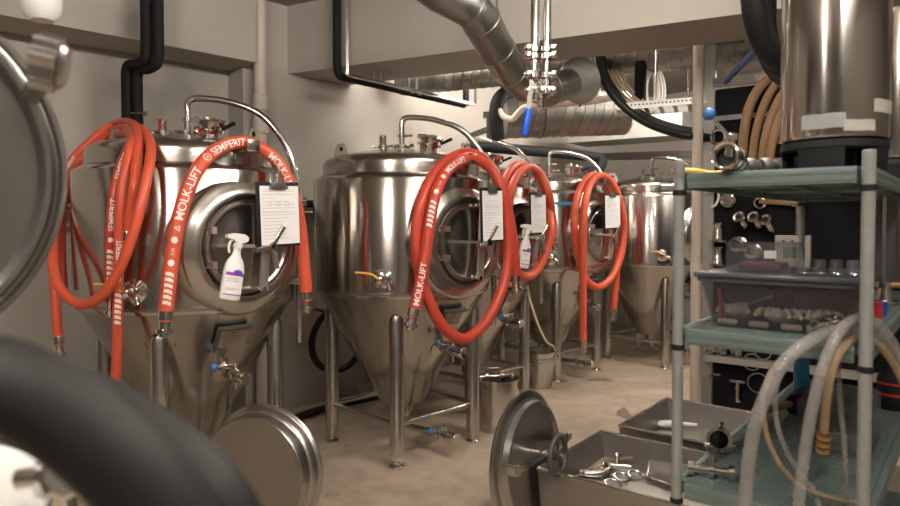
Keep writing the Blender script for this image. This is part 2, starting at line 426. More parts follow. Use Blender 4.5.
        part('lug_eye_shade', MB().ax(Mx @ V((0, hz_, -.0055)), Mx.to_3x3() @ V((0, 0, 1)), [(0, 0), (.015, 0), (.015, .011), (0, .011)], 16), M['black'], lug, label='black disc for the dark of the lug eye')  # black disc paints the dark of the eye, no hole is cut
    Mx = mface(47, .53, 1.86)
    part('hose_hook', MB().box((0, 0, .045), (.07, .012, .13), Mx, .003).box((0, .03, .105), (.07, .06, .01), Mx, .003).box((0, -.03, -.005), (.07, .06, .01), Mx, .003), M['steel'], t)
    # sample valve on the jacket with a yellow lever
    Mx = mface(-7, .589, 1.165); mb = MB()
    mb.lathe([(.06, -.02), (.06, .006), (.045, .012), (.03, .02), (.024, .05), (.04, .052), (.04, .066), (.026, .07), (.026, .10), (.03, .105), (0, .106)], 24, Mx)
    mb.cyl(Mx @ V((0, 0, .085)), Mx @ V((.055, -.02, .095)), .017).cyl(Mx @ V((.055, -.02, .095)), Mx @ V((.065, -.055, .10)), .013).ball(Mx @ V((0, 0, .085)), .034)
    sv = part('sample_valve', mb, M['chrome'], t)
    part('valve_lever', MB().tube([Mx @ V(p) for p in ((0, .01, .12), (-.03, .035, .125), (-.075, .042, .12), (-.135, .045, .115))], .006, 8), M['yellow'], sv, label='yellow sleeved valve lever')
    # butterfly valve on the cone
    def butterfly(p, d, L_, name='butterfly_valve', ballm='blue'):
        p = V(p); d = V(d).normalized(); x, y = frame(d); mb = MB()
        mb.cyl(p-d*.06, p+d*L_, .021)
        for k in (L_*.35, L_): mb.ax(p+d*k, d, [(.02, -.02), (.037, -.018), (.037, -.004), (.037, .004), (.037, .018), (.02, .02)], 24)
        c = p+d*(L_*.72); mb.ax(c, d, [(.02, -.022), (.034, -.02), (.04, 0), (.034, .02), (.02, .022)], 24)
        mb.cyl(c, c+V((0, 0, .065)), .009).cyl(c, c-V((0, 0, .075)), .008)
        e = p+d*(L_+.025); mb.ax(e, d, [(.02, -.02), (.036, -.01), (.036, .02), (.03, .028), (0, .024)], 24)
        b = part(name, mb, M['chrome'], t)
        s = -T_(45)
        h0, h1 = c+V((0, 0, .06)), c+V((0, 0, .055))+s*.10-d*.02
        part('valve_handle', MB().cyl(h0, h1, .006).cyl(c+V((0, 0, .03)), h1, .005), M['chrome'], b)
        part('handle_ball', MB().ball(h1+s*.012, .02), M['blue'], b, label='blue ball knob')
        return b
    d45 = D(45)
    cr = lambda z: .155+(z-.30)/.715*.39
    butterfly(d45*(cr(.70)-.01)+V((0, 0, .70)), d45+V((0, 0, -.05)), .17)
    part('valve_pad', MB().ax(d45*(cr(.70)-.005)+V((0, 0, .70)), d45+V((0, 0, -.5)), [(.075, -.02), (.075, .004), (.06, .008), (0, .008)], 28), M['dome'], t)
    pts = [V((0, 0, .24)), V((0, 0, .17)), d45*.02+V((0, 0, .14)), d45*.06+V((0, 0, .125)), d45*.16+V((0, 0, .125)), d45*.30+V((0, 0, .135))]
    part('outlet_pipe', MB().tube(spline(pts, 5), .022, 14).lathe([(.02, .205), (.045, .207), (.045, .225), (.02, .227)], 24), M['steel'], t)
    butterfly(d45*.30+V((0, 0, .135)), d45, .17, 'drain_valve')
    # name plate below the manway
    rc = cr(.905); tp = (D(42)*.39+V((0, 0, .715))).normalized(); tn = T_(42); nn = tn.cross(tp).normalized()
    if nn.dot(D(42)) < 0: nn = -nn
    p = D(42)*(rc+.012)+V((0, 0, .905))
    Mx = Matrix(((tn.x, tp.x, nn.x, p.x), (tn.y, tp.y, nn.y, p.y), (tn.z, tp.z, nn.z, p.z), (0, 0, 0, 1)))
    npz = part('name_plate', MB().box((0, 0, .0), (.17, .115, .012), Mx, .003), M['steel'], t)
    part('plate_face', MB().box((0, 0, .007), (.155, .10, .003), Mx), M['plate'], npz)
    mb = MB().ring(Mx @ V((0, .03, .009)), nn, .012, .002, 14, 5)
    for k in range(5): mb.box((-.01+.008*(k % 2), .005-.012*k, .009), (.10-.015*(k % 3), .003, .001), Mx)
    part('plate_print', mb, M['iron'], npz)
    mb = MB().box((0, .062, .014), (.185, .012, .03), Mx).box((-.09, 0, .014), (.010, .13, .03), Mx)
    part('plate_frame', mb, M['iron'], npz)
    # thermometer pocket on the far side and glycol stubs
    for az, z in ((96, 1.62), (84, 1.16)):
        Mx = mface(az, .585, z)
        part('glycol_stub', MB().lathe([(.017, -.02), (.017, .05), (.026, .052), (.026, .075), (.015, .078), (0, .078)], 16, Mx), M['steel'], t)
    return t
TANKS = [(-1.496, 3.78, 4), (-.325, 4.47, 0), (.16, 5.65, 0), (1.0, 6.65, 0), (2.2, 7.2, 0)]
LBL = ['large steel conical fermenter carrying a bundle of thinner red hoses and a clipboard',
       'large steel conical fermenter in full view with a doubled red hose looped to its cone',
       'steel fermenter mostly hidden, whose hose loop frames a hanging white spray bottle',
       'distant steel fermenter with a strip of blue tape and a clipboard on a doubled hose',
       'farthest steel fermenter with no hose of its own, beside the shelf post']
tank = make_tank(); tanks = [tank]
for i in range(1, 5): tanks.append(copy_tree(tank))
for o, (x, y, rz), l in zip(tanks, TANKS, LBL):
    o.location = (x, y, 0); o.rotation_euler = (0, 0, R(rz)); o['label'] = l
    TF[o.as_pointer()] = Matrix.Translation((x, y, 0)) @ Matrix.Rotation(R(rz), 4, 'Z')
# blue tape on the fourth
x, y, rz = TANKS[3]
mb = MB(); v = []; 
for k in range(7):
    a = R(-4+3.2*k); 
    for z in (1.655, 1.685): v.append((x+.5905*sin(a), y-.5905*cos(a), z))
mb.add(v, [(2*k, 2*k+2, 2*k+3, 2*k+1) for k in range(6)])
part('tape_strip', mb, M['tape'], tanks[3], world=True, label='strip of blue tape')

# ================================================================== RED HOSES
def tplane(i, off, az=45):
    x, y, rz = TANKS[i]; d = D(az+rz); return V((x, y, 0))+d*off, d
def fitting(p, d, r, o):
    d = d.normalized()
    part('hose_fitting', MB().ax(p, d, [(r*.9, -.05), (r*1.04, -.045), (r*1.04, -.005), (r*.8, .0), (r*.8, .035), (r*1.15, .037), (r*1.15, .055), (r*.75, .058), (r*.75, .07), (0, .07)], 20), M['chrome'], o, world=True)
def make_hose(pts, r, label, group, m='hose', prints=(), ends=(1, 1), name='red_hose'):
    P = spline(pts, 8); S = arc_len(P)
    o = single(name, MB().tube(P, r, 16), M[m], label, 'hose', group)
    if ends[0]: fitting(P[0], P[0]-P[2], r, o)
    if ends[1]: fitting(P[-1], P[-1]-P[-3], r, o)
    if prints:
        for kind, s0, size, flip in prints:
            mb = MB()
            PP, SS = (P, S)
            if flip: PP = P[::-1]; SS = arc_len(PP); 
            s0 = s0 if not flip else S[-1]-s0
            if kind == '#bars':
                v = []; f = []
                for k in range(6):
                    x = .026*k; b = len(v)
                    v += [(x, -size/2, 0), (x+.016, -size/2, 0), (x+.024, 0, 0), (x+.024, size/2, 0), (x+.008, size/2, 0), (x+.008, 0, 0)]
                    f += [(b, b+1, b+2, b+5), (b+5, b+2, b+3, b+4)]
                wrap(mb, (v, f), PP, SS, s0, r, 0)
            elif kind == '#dot':
                v = [(size/2*cos(2*pi*k/16), size/2*sin(2*pi*k/16), 0) for k in range(16)]
                wrap(mb, (v, [tuple(range(16))]), PP, SS, s0, r, 0)
            elif kind == '#ring':
                v = []; f = []
                for k in range(20):
                    c, s_ = cos(2*pi*k/20), sin(2*pi*k/20); v += [(size/2*c, size/2*s_, 0), (size*.38*c, size*.38*s_, 0)]
                    a = 2*k; b = 2*((k+1) % 20); f.append((a, b, b+1, a+1))
                v += [(size*.14*cos(2*pi*k/8), size*.14*sin(2*pi*k/8), 0) for k in range(8)]; f.append(tuple(range(40, 48)))
                wrap(mb, (v, f), PP, SS, s0, r, 0)
            elif kind == '#tri':
                h = size/2; v = [(-h, -h, 0), (h, -h, 0), (0, h, 0), (-h*.5, -h*.65, 0), (h*.5, -h*.65, 0), (0, h*.4, 0)]
                wrap(mb, (v, [(0, 1, 4, 3), (1, 2, 5, 4), (2, 0, 3, 5)]), PP, SS, s0, r, 0)
            else:
                wrap(mb, txt(kind, size), PP, SS, s0, r, -size*.36)
            part('hose_print', mb, M['ink'], o, world=True, label='white printed mark' if kind[0] == '#' else 'white printed lettering')
    return o
def plane_pts(i, pts, base=.665, az=45):
    out = []
    for q in pts:
        off = q[2] if len(q) > 2 else base
        p, d = tplane(i, off, az); out.append(onplane(q[0], q[1], p, d))
    return out
HR = .0335
big_prints = (('#bars', .07, .038, 0), ('#dot', .265, .03, 0), ('S 50', .30, .018, 0), ('#dot', .37, .03, 0), ('#tri', .425, .028, 0), ('MOLK-LIFT', .46, .054, 0), ('#ring', .80, .042, 0), ('SEMPERIT', .84, .054, 0), ('MOLK-LIFT', 1.22, .05, 0))
make_hose(plane_pts(0, [(165, 321), (168, 290), (173, 250), (181, 210), (196, 172, .65), (215, 151, .60), (240, 142, .58), (262, 149, .60), (280, 165, .63), (292, 190), (300, 225, .64), (304, 265, .645), (307, 300, .65)]), HR,
          'thick red hose in a single arch over the nearest fermenter, lettered end down', 'red hoses hung on the fermenters', prints=big_prints)
make_hose(plane_pts(1, [(413, 317, .70), (420, 285, .70), (426, 250, .70), (430, 220, .70), (437, 190, .70), (450, 168, .64), (470, 158, .61), (489, 167, .64), (503, 190, .70), (507, 215, .70), (509, 245, .70), (507, 270, .70), (500, 295, .70), (486, 322, .70), (465, 339, .70), (446, 330, .69), (433, 310, .67), (423, 285, .64), (417, 255, .64), (417, 225, .64), (422, 200, .64), (433, 176, .60), (447, 161, .555), (466, 153, .545), (484, 160, .56), (499, 182, .63), (509, 215, .63), (514, 250, .63), (516, 282, .63)]), HR,
          'red hose coiled twice round the manway of the fermenter standing in full view', 'red hoses hung on the fermenters', m='hosedark',
          prints=(('MOLK-LIFT', .06, .05, 0), ('#bars', .50, .036, 0), ('#dot', .70, .028, 0), ('S 50', .74, .018, 0), ('#dot', .81, .028, 0), ('MOLK-LIFT', .86, .046, 0)))
make_hose(plane_pts(2, [(508, 268, .63), (505, 230, .63), (503, 192, .63), (508, 174, .60), (518, 165, .56), (532, 170, .58), (543, 185, .63), (549, 212, .64), (551, 230, .70), (549, 243, .70), (541, 264, .70), (530, 276, .70), (518, 272, .70), (511, 250, .70), (508, 215, .70), (511, 190, .70), (519, 174, .65), (530, 167, .62), (541, 175, .65), (549, 195, .70), (552, 215, .63), (554, 242, .62)]), HR,
          'red hose coiled twice around the hanging white spray bottle between two fermenters', 'red hoses hung on the fermenters')
make_hose(plane_pts(3, [(583, 345, .70), (583, 300, .70), (583, 255, .70), (584, 215, .70), (588, 190, .68), (596, 177, .64), (606, 177, .62), (615, 188, .66), (622, 210, .70), (624, 232, .70), (620, 258, .70), (611, 278, .70), (598, 287, .68), (586, 279, .64), (578, 255, .63), (574, 225, .63), (577, 198, .62), (585, 181, .58), (593, 175, .555), (604, 181, .58), (613, 200, .63), (617, 240, .63), (616, 280, .63), (613, 314, .63)]), HR,
          'orange hose looped twice on the distant taped fermenter, both ends hanging by its legs', 'red hoses hung on the fermenters')
# thinner bundle on the nearest tank's lifting lug
SR = .0235
def bpts(pts): return plane_pts(0, pts, .665, -14)
# (each point: px, py, distance of its vertical plane from the tank axis)
make_hose(bpts([(59, 345, .62), (56, 310, .62), (54, 265, .56), (57, 205, .34), (70, 164, .08), (96, 136, -.06), (117, 123, -.14), (131, 123, .10), (137, 131, .36), (138, 146, .56), (135, 180, .69), (130, 215, .69), (127, 241, .69)]), SR,
          'thin red hose of the lug bundle, its short end coupled above the yellow lever', 'thin red hoses in a bundle', prints=(('SEMPERIT', 1.10, .036, 0),))
make_hose(bpts([(112, 420, .60), (115, 385, .62), (117, 350, .65), (118, 300, .69), (119, 240, .70), (122, 190, .69), (130, 150, .60), (132, 136, .40), (126, 128, .10), (112, 131, -.10), (96, 145, .0), (76, 166, .10), (62, 194, .26), (55, 228, .46), (53, 262, .64), (61, 290, .70), (80, 304, .74), (100, 297, .765), (118, 272, .775), (131, 240, .775), (142, 200, .75), (150, 160, .66), (150, 142, .52), (144, 131, .32), (135, 127, .10), (124, 126, -.2)]), SR,
          'thin red hose of the lug bundle, hanging lowest with one wide loop', 'thin red hoses in a bundle', ends=(1, 0),
          prints=(('SEMPERIT', .04, .034, 0), ('#bars', .50, .03, 0), ('#dot', .72, .024, 0), ('SEMPERIT', .76, .034, 0), ('SEMPERIT', 3.05, .034, 0)))
make_hose(bpts([(110, 302, .66), (110, 270, .67), (111, 230, .68), (114, 195, .68), (121, 165, .62), (129, 146, .50), (128, 134, .28), (110, 139, -.08), (86, 161, .05), (70, 181, .14), (62, 210, .28), (61, 250, .40), (63, 290, .46)]), SR,
          'thin red hose of the lug bundle with striped bars at its low end', 'thin red hoses in a bundle', m='hosedark', ends=(1, 0),
          prints=(('#bars', .10, .03, 0), ('#dot', .30, .024, 0), ('SEMPERIT', .34, .036, 0), ('SEMPERIT', .58, .036, 0)))

# ================================================================== CLIPBOARDS, SPRAY BOTTLES
def clipboard(i, px0, py0, px1, py1, label, dx=0, off=.712):
    x, y, rz = TANKS[i]; p, d = tplane(i, off)
    tl, br = onplane(px0, py0, p, d), onplane(px1, py1, p, d)
    c = (tl+br)/2; t = T_(45+rz); w = (br-tl).dot(t); h = tl.z-br.z
    o = thing('clipboard', label, 'clipboard', (c.x, c.y, c.z-h/2), R(45+rz), 'clipboards on the fermenters')
    tilt = Matrix.Rotation(R(dx), 4, 'Y')
    part('backing_board', MB().add([(tilt @ V((q.x, q.y, q.z))) for q in MB().box((0, 0, h/2), (w, .005, h), None, .002).v], MB().box((0, 0, 0), (w, .005, h), None, .002).f), M['black'], o)
    pp = MB().box((w*.035, -.0045, h*.49), (w*.90, .002, h*.90)); pp.v = [tilt @ q for q in pp.v]
    pg = part('paper', pp, M['paper'], o)
    mb = MB(); rnd = random.Random(i)
    for k in range(15):
        zz = h*(.86-.052*k); ww = w*rnd.choice((.3, .45, .6, .75)); mb.box((w*.02-w*.39+ww/2, -.0061, zz), (ww, .0006, .0022))
    for k in range(3): mb.ring((w*(-.2+.2*k), -.0061, h*.66), (0, 1, 0), .011, .0012, 12, 4)
    mb.box((0, -.0061, h*.53), (w*.8, .0006, .0016)); mb.v = [tilt @ q for q in mb.v]
    part('print_lines', mb, M['print'], pg)
    mb = MB().box((0, -.009, h*.955), (w*.36, .012, .03), None, .003).tube(spline([(-w*.2, -.012, h*.93), (-w*.18, -.016, h*.905), (0, -.016, h*.90), (w*.18, -.016, h*.905), (w*.2, -.012, h*.93)], 4), .004, 8)
    mb.v = [tilt @ q for q in mb.v]
    part('clip', mb, M['iron'], o)
    mb = MB().tube(spline([(0, 0, h*.97), (0, .004, h+.05), (.0, .03, h+.09), (0, .06, h+.085)], 5), .004, 8); part('hook_wire', mb, M['iron'], o)
    return o
clipboard(0, 257, 181, 300, 246, 'clipboard with a lined white sheet on the nearest fermenter, beside its door handle', -2)
clipboard(1, 481, 187, 503, 242, 'clipboard with a greyish shaded sheet inside the double red coil', -2)
clipboard(2, 530, 192, 546, 234, 'clipboard with a white sheet next to the hanging spray bottle behind the red coils', -2)
clipboard(3, 604, 193, 620, 229, 'small white clipboard in the orange hose loop of the distant taped fermenter', -2)
def bottle(i, pxt, pyt, pxb, pyb, label, off=.765):
    x, y, rz = TANKS[i]; p, d = tplane(i, off); a, b = onplane(pxt, pyt, p, d), onplane(pxb, pyb, p, d)
    hgt = (a-b).length; ax = (a-b).normalized(); t = T_(45+rz); lean = math.atan2(ax.dot(t), ax.z)
    o = thing('spray_bottle', label, 'spray bottle', b, R(45+rz), 'white spray bottles')
    k = hgt/.30; RM = Matrix.Rotation(lean, 4, 'Y') @ Matrix.Scale(k, 4)
    def sub(mb): mb.v = [RM @ q for q in mb.v]; return mb
    prof = [(0, 0), (.042, 0), (.049, .006), (.050, .03), (.050, .12), (.047, .15), (.038, .175), (.024, .195), (.0185, .21), (.0175, .235), (0, .235)]
    part('bottle_body', sub(MB().lathe(prof, 28, Matrix.Diagonal((1, .56, 1, 1)))), M['white'], o)
    mb = MB().lathe([(.020, .232), (.020, .252), (.016, .256), (0, .256)], 18)
    poly = [(-.062, .268), (-.062, .282), (-.03, .294), (.02, .297), (.042, .286), (.04, .268), (.018, .255), (-.02, .258), (-.03, .266)]
    Mx = Matrix(((1, 0, 0, 0), (0, 0, 1, 0), (0, 1, 0, 0), (0, 0, 0, 1)))
    mb.prism(poly, -.013, .013, Mx)
    hd = part('spray_head', sub(mb), M['white'], o)
    part('trigger', sub(MB().tube(spline([(-.028, 0, .268), (-.042, 0, .25), (-.043, 0, .225), (-.036, 0, .205)], 5), .006, 8)), M['white'], hd)
    def strip(a0, a1, z0, z1, rr=.0508):
        v = []; n = 8
        for j in range(n+1):
            a = R(a0+(a1-a0)*j/n)
            for z in (z0, z1): v.append((rr*sin(a), -rr*.56*cos(a)-.0006, z))
        return MB().add(v, [(2*j, 2*j+2, 2*j+3, 2*j+1) for j in range(n)])
    lb = part('label_sheet', sub(strip(-60, 60, .02, .135)), M['paper'], o)
    part('label_band', sub(strip(-60, 60, .108, .122, .0512)), M['purple'], lb)
    part('label_foot', sub(strip(-60, 60, .022, .027, .0512)), M['purple'], lb)
    part('label_logo', sub(MB().ball((.005, -.0292, .126), .011, 14, (1.9, .12, .85))), M['navy'], lb)
    mb = MB()
    for z, w in ((.096, 44), (.089, 40), (.082, 46), (.05, 50), (.044, 30)): mb.add(*(lambda s: (s.v, s.f))(strip(-50, -50+w*1.6, z, z+.0028, .0512)))
    part('label_print', sub(mb), M['print'], lb)
    return o
bottle(0, 240, 233, 229, 300, 'white trigger spray bottle with purple label hanging on the nearest fermenter door')
bottle(2, 528, 224, 523, 268, 'white trigger spray bottle hanging deep inside the red coil between the fermenters')

# ================================================================== BUCKET, POT
def spun(name, label, cat, px, py, H_, rt, rb, z0=0, m='steel', lugs=True):
    p = atz(px, py, z0); o = thing(name, label, cat, (p.x, p.y, z0))
    part('pail_body', MB().lathe([(0, 0), (rb, 0), (rb+.004, .01), (rt, H_-.01), (rt+.012, H_-.006), (rt+.012, H_), (rt-.006, H_), (rb-.006, .012), (0, .012)], 40), M[m], o)
    return o
o = spun('steel_bucket', 'tapered steel bucket on the floor with a pale tube leading into it', 'bucket', 540, 387, .335, .145, .10)
p = o.location
part('bail_handle', MB().tube(spline([(-.15, 0, .31), (-.145, -.09, .27), (0, -.19, .25), (.145, -.09, .27), (.15, 0, .31)], 6), .005, 8), M['chrome'], o)
part('handle_ear', MB().box((-.15, 0, .315), (.012, .05, .06), None, .003).box((.15, 0, .315), (.012, .05, .06), None, .003), M['steel'], o)
b = p+V((.12, -.02, .335))
single('drain_tube', MB().tube(spline([at(527, 284, 5.45), at(530, 300, 5.5), at(537, 322, 5.55), at(546, 341, 5.6), (b.x, b.y, .37), (b.x+.02, b.y+.02, .28), (b.x-.02, b.y+.02, .10)], 6), .010, 10), M['cablec'], 'pale flexible tube dropping from a fermenter into the tapered steel bucket', 'tube')
o = spun('stock_pot', 'straight steel pot with valves lying in it, behind the upright handwheel lid', 'pot', 497, 428, .37, .15, .14)
part('pot_handle', MB().tube(spline([(-.14, -.06, .30), (-.2, -.03, .30), (-.2, .03, .30), (-.14, .06, .30)], 5), .007, 8), M['chrome'], o)
pp = o.location
mb = MB().cyl((pp.x-.13, pp.y-.06, .385), (pp.x+.12, pp.y-.02, .392), .02)
for k in (-.08, .02, .1): mb.ax((pp.x+k, pp.y-.04, .388), (1, .16, 0), [(.02, -.012), (.038, -.01), (.038, .01), (.02, .012)], 20)
mb.cyl((pp.x+.02, pp.y-.04, .39), (pp.x+.02, pp.y-.04, .45), .008).cyl((pp.x+.02, pp.y-.04, .445), (pp.x-.08, pp.y-.08, .455), .006)
single('butterfly_valve', mb, M['chrome'], 'loose chrome valve laid across the rim of the straight steel pot', 'valve')

# ================================================================== LIDS STANDING ON EDGE
def lid_frame(p, n):
    n = V(n).normalized(); x = V((0, 0, 1)).cross(n).normalized(); y = n.cross(x)
    return Matrix(((x.x, y.x, n.x, p.x), (x.y, y.y, n.y, p.y), (x.z, y.z, n.z, p.z), (0, 0, 0, 1)))
c = at(530, 459, 3.2); c.z = .335
LM = lid_frame(c, (.83, -.55, .04))
o = thing('manway_lid', 'round steel lid with an iron handwheel, standing on edge against the near trough', 'lid', (c.x, c.y, 0), 0, 'round steel lids standing on edge')
part('lid_disc', MB().lathe([(0, -.075), (.12, -.072), (.25, -.06), (.322, -.045), (.334, -.03), (.334, -.018), (.325, -.012), (.30, -.010), (.288, .0), (.283, .03), (.275, .034), (.268, .03), (.262, .012), (.18, .004), (0, .0)], 72, LM), M['lid'], o, world=True)
wy = .045
part('cross_bar', MB().bar(LM @ V((-.285, wy, .075)), LM @ V((.32, wy, .075)), .016, .034, (0, 0, 1)), M['steel'], o, world=True)
part('bar_socket', MB().box((-.27, wy, .045), (.03, .05, .08), LM, .004), M['steel'], o, world=True)
part('bar_socket', MB().box((.26, wy, .045), (.03, .05, .08), LM, .004), M['iron'], o, world=True)
hwc = LM @ V((.0, wy, .15)); n = (LM.to_3x3() @ V((0, 0, 1)))
mb = MB().ring(hwc, n, .088, .0125, 40, 12).ax(hwc, n, [(0, -.02), (.022, -.02), (.024, .015), (0, .018)], 20)
for k in range(5):
    a = R(90+72*k); mb.bar(LM @ V((0, wy, .15)), LM @ V((.085*cos(a), wy+.085*sin(a), .15)), .018, .009, n)
hw = part('hand_wheel', mb, M['iron'], o, world=True, label='dark iron handwheel with five spokes')
part('screw_spindle', MB().cyl(LM @ V((0, wy, .0)), LM @ V((0, wy, .175)), .012), M['steel'], hw, world=True)
c = at(252, 472, 3.05); c.z = .315
LM = lid_frame(c, (-.30, -.95, .06))
o = thing('dished_lid', 'plain dished steel lid standing on edge on the floor below the nearest fermenter', 'lid', (c.x, c.y, 0), 0, 'round steel lids standing on edge')
part('lid_disc', MB().lathe([(0, .0), (.15, .004), (.255, .006), (.262, .012), (.268, .012), (.274, .004), (.276, -.03), (.280, -.045), (.288, -.05), (.294, -.06), (.30, -.085), (.310, -.092), (.315, -.10), (.312, -.11), (.29, -.112), (.22, -.13), (.1, -.145), (0, -.148)], 72, LM), M['lid'], o, world=True)

# ================================================================== STEEL TROUGHS
def trough(name, label, A, u, w, Lu, Lw, zr, zin):
    A = V((A.x, A.y, 0)); u = V((*u, 0)).normalized(); w = V((*w, 0)).normalized()
    Mx = Matrix(((u.x, w.x, 0, A.x), (u.y, w.y, 0, A.y), (0, 0, 1, 0), (0, 0, 0, 1)))
    o = thing(name, label, 'trough', A, 0, 'open steel troughs')
    th = .006
    def rect(x0, y0, x1, y1, z): return [(x0, y0, z), (x1, y0, z), (x1, y1, z), (x0, y1, z)]
    i0 = .035
    v = rect(0.012, .012, Lu-.012, Lw-.012, .07)+rect(0, 0, Lu, Lw, zr-.012)+rect(th, th, Lu-th, Lw-th, zr-.012)+rect(i0, i0, Lu-i0, Lw-i0, zin)
    f = [(3, 2, 1, 0)]
    for a in (0, 4, 8):
        f += [(a+k, a+(k+1) % 4, a+4+(k+1) % 4, a+4+k) for k in range(4)]
    f.append((12, 13, 14, 15))
    part('basin', MB().add(v, f, Mx), M['tub'], o, world=True)
    mb = MB(); e = .012
    for a, b in (((0, 0), (Lu, 0)), ((Lu, 0), (Lu, Lw)), ((Lu, Lw), (0, Lw)), ((0, Lw), (0, 0))):
        mb.tube([Mx @ V((*a, zr-.006)), Mx @ V((*b, zr-.006))], e*.75, 10)
    for a in ((0, 0), (Lu, 0), (Lu, Lw), (0, Lw)): mb.ball(Mx @ V((*a, zr-.006)), e*.75, 10)
    part('rolled_rim', mb, M['steel'], o, world=True)
    for a in ((.07, .07), (Lu-.07, .07), (.07, Lw-.07), (Lu-.07, Lw-.07)):
        g = part('caster', MB().cyl(Mx @ V((a[0], a[1]-.012, .03)), Mx @ V((a[0], a[1]+.012, .03)), .03, seg=20), M['rubber'], o, world=True)
        part('caster_fork', MB().bar(Mx @ V((*a, .03)), Mx @ V((*a, .078)), .03, .04), M['steel'], g, world=True)
    return Mx
A1 = atz(538, 467, .30); N1 = trough('steel_trough', 'nearer open steel trough holding loose fittings, with the handwheel lid at its corner', A1, (.79, -.61), (.61, .79), .85, .72, .30, .165)
A2 = atz(619, 425, .30); trough('steel_trough', 'farther open steel trough, nearly empty, beside the black fittings board', A2, (.79, -.61), (.62, .785), .98, .78, .30, .15)
def in1(px, py, z=.17): return atz(px, py, z)
# contents of the near trough
def ferrule_ring(px, py, z, r, label, tilt=(0, 0, 1), group='loose steel rings in the trough'):
    p = in1(px, py, z); single('clamp_ring', MB().ring(p, tilt, r, .006, 28, 8).bar(p+V((r, -.01, 0)), p+V((r+.03, -.02, .01)), .010, .014), M['steel'], label, 'clamp', group)
for px, py, l in ((607, 467, 'steel clamp ring lying at the trough end nearest the handwheel'), (622, 477, 'steel clamp ring in the middle of the loose fittings in the trough'), (636, 475, 'steel clamp ring lying against the bent sheet in the trough'), (613, 484, 'lowest steel clamp ring by the front wall of the trough')):
    ferrule_ring(px, py, .175, .040, l, (.1, -.2, 1))
p = in1(617, 466, .19); single('tee_fitting', MB().cyl(p-V((.07, -.02, 0)), p+V((.07, -.02, 0)), .014).cyl(p, p+V((.01, .03, .05)), .014).ax(p+V((.01, .03, .05)), (.01, .03, .07), [(.014, -.01), (.025, -.008), (.025, .008), (.014, .01)], 18), M['steel'], 'small steel tee fitting standing up among the rings in the trough', 'fitting')
p = in1(600, 474, .185); single('pipe_elbow', MB().tube(spline([p+V((-.1, .02, 0)), p+V((-.02, .0, 0)), p+V((.05, .02, .01)), p+V((.06, .1, .01))], 6), .018, 12), M['steel'], 'bent steel pipe lying near the dark end wall of the trough', 'fitting')
pts = [in1(x, y, .19) for x, y in ((582, 474), (597, 466), (620, 459), (650, 458), (690, 464))]
single('amber_tube', MB().tube(spline(pts, 6), .009, 10), M['clearamber'], 'thin yellowish tube curving along the back of the trough', 'tube')
q = [in1(646, 478, .18), in1(675, 488, .18), in1(690, 466, .25), in1(650, 461, .25)]
mb = MB().add([q[0], q[1], q[2], q[3], q[0]+V((0, .004, .004)), q[1]+V((0, .004, .004)), q[2]+V((0, .004, .004)), q[3]+V((0, .004, .004))], [(0, 1, 2, 3), (7, 6, 5, 4), (0, 4, 5, 1), (1, 5, 6, 2), (2, 6, 7, 3), (3, 7, 4, 0)])
mb.bar(q[0], q[1], .012, .02).bar(q[0], q[3], .006, .02)
single('bent_sheet', mb, M['steel'], 'tilted flat steel sheet leaning inside the near trough', 'sheet')
p = atz(668, 427, .155); single('plastic_scoop', MB().ball(p+V((0, 0, .022)), .06, 18, (1.4, .7, .36)).cyl(p+V((.07, 0, .025)), p+V((.17, -.06, .03)), .012), M['white'], 'small white plastic scoop lying in the farther trough', 'scoop')

# ================================================================== SHELVING UNIT
NP = V((1.013, 1.6, 0)); E1 = V((-.777, .63, 0)); E2 = V((.63, .777, 0)); SW, SL = .46, 1.62
def S(a, b, z=0.): p = NP+E1*a+E2*b; return V((p.x, p.y, z))
SMx = Matrix(((E1.x, E2.x, 0, NP.x), (E1.y, E2.y, 0, NP.y), (0, 0, 1, 0), (0, 0, 0, 1)))
sh = thing('shelving_unit', 'grey green polymer shelving unit on speckled grey posts, loaded with brewing gear', 'shelf', NP)
ZS = (.30, .75, 1.195, 1.637)
for a, b in ((0, 0), (SW, 0), (0, SL), (SW, SL)):
    top = 1.675
    pr = [(.0, 0), (.02, 0), (.02, .02), (.0152, .024)]
    z = .10
    while z < top-.05:
        pr += [(.0152, z), (.0146, z+.001), (.0146, z+.003), (.0152, z+.004)]; z += .04
    pr += [(.0152, top-.004), (.013, top), (0, top)]
    po = part('post', MB().lathe(pr, 20, SMx @ Matrix.Translation((a, b, 0))), M['post'], sh, world=True, ang=22)
    for z in ZS:
        part('collar', MB().lathe([(.015, z-.062), (.0185, z-.06), (.0185, z-.048), (.015, z-.046)], 20, SMx @ Matrix.Translation((a, b, 0))), M['rubber'], po, world=True)
for z in ZS:
    fr = MB()
    for (a0, b0), (a1, b1) in (((.024, 0), (SW-.024, 0)), ((.024, SL), (SW-.024, SL)), ((0, .024), (0, SL-.024)), ((SW, .024), (SW, SL-.024))):
        fr.bar(S(a0, b0, z-.021), S(a1, b1, z-.021), .018, .042, (0, 0, 1), .002)
        for k in (-.009, .009): fr.bar(S(a0, b0, z-.021+k), S(a1, b1, z-.021+k), .0215, .008)
    fr.bar(S(.01, .55, z-.02), S(SW-.01, .55, z-.02), .02, .03).bar(S(.01, 1.1, z-.02), S(SW-.01, 1.1, z-.02), .02, .03)
    fr.bar(S(SW/2, .01, z-.02), S(SW/2, SL-.01, z-.02), .02, .03)
    f = part('shelf_frame', fr, M['green'], sh, world=True)
    pl = MB(); nsl = 62
    for k in range(nsl):
        b = .02+(SL-.04)*k/(nsl-1); pl.box((SW/2, b, z-.012), (SW-.02, .0135, .024), SMx)
    for a in (.02, .10, .19, .28, .37, SW-.02): pl.box((a, SL/2, z-.0125), (.014, SL-.03, .0245), SMx)
    part('slotted_deck', pl, M['green'], f, world=True)
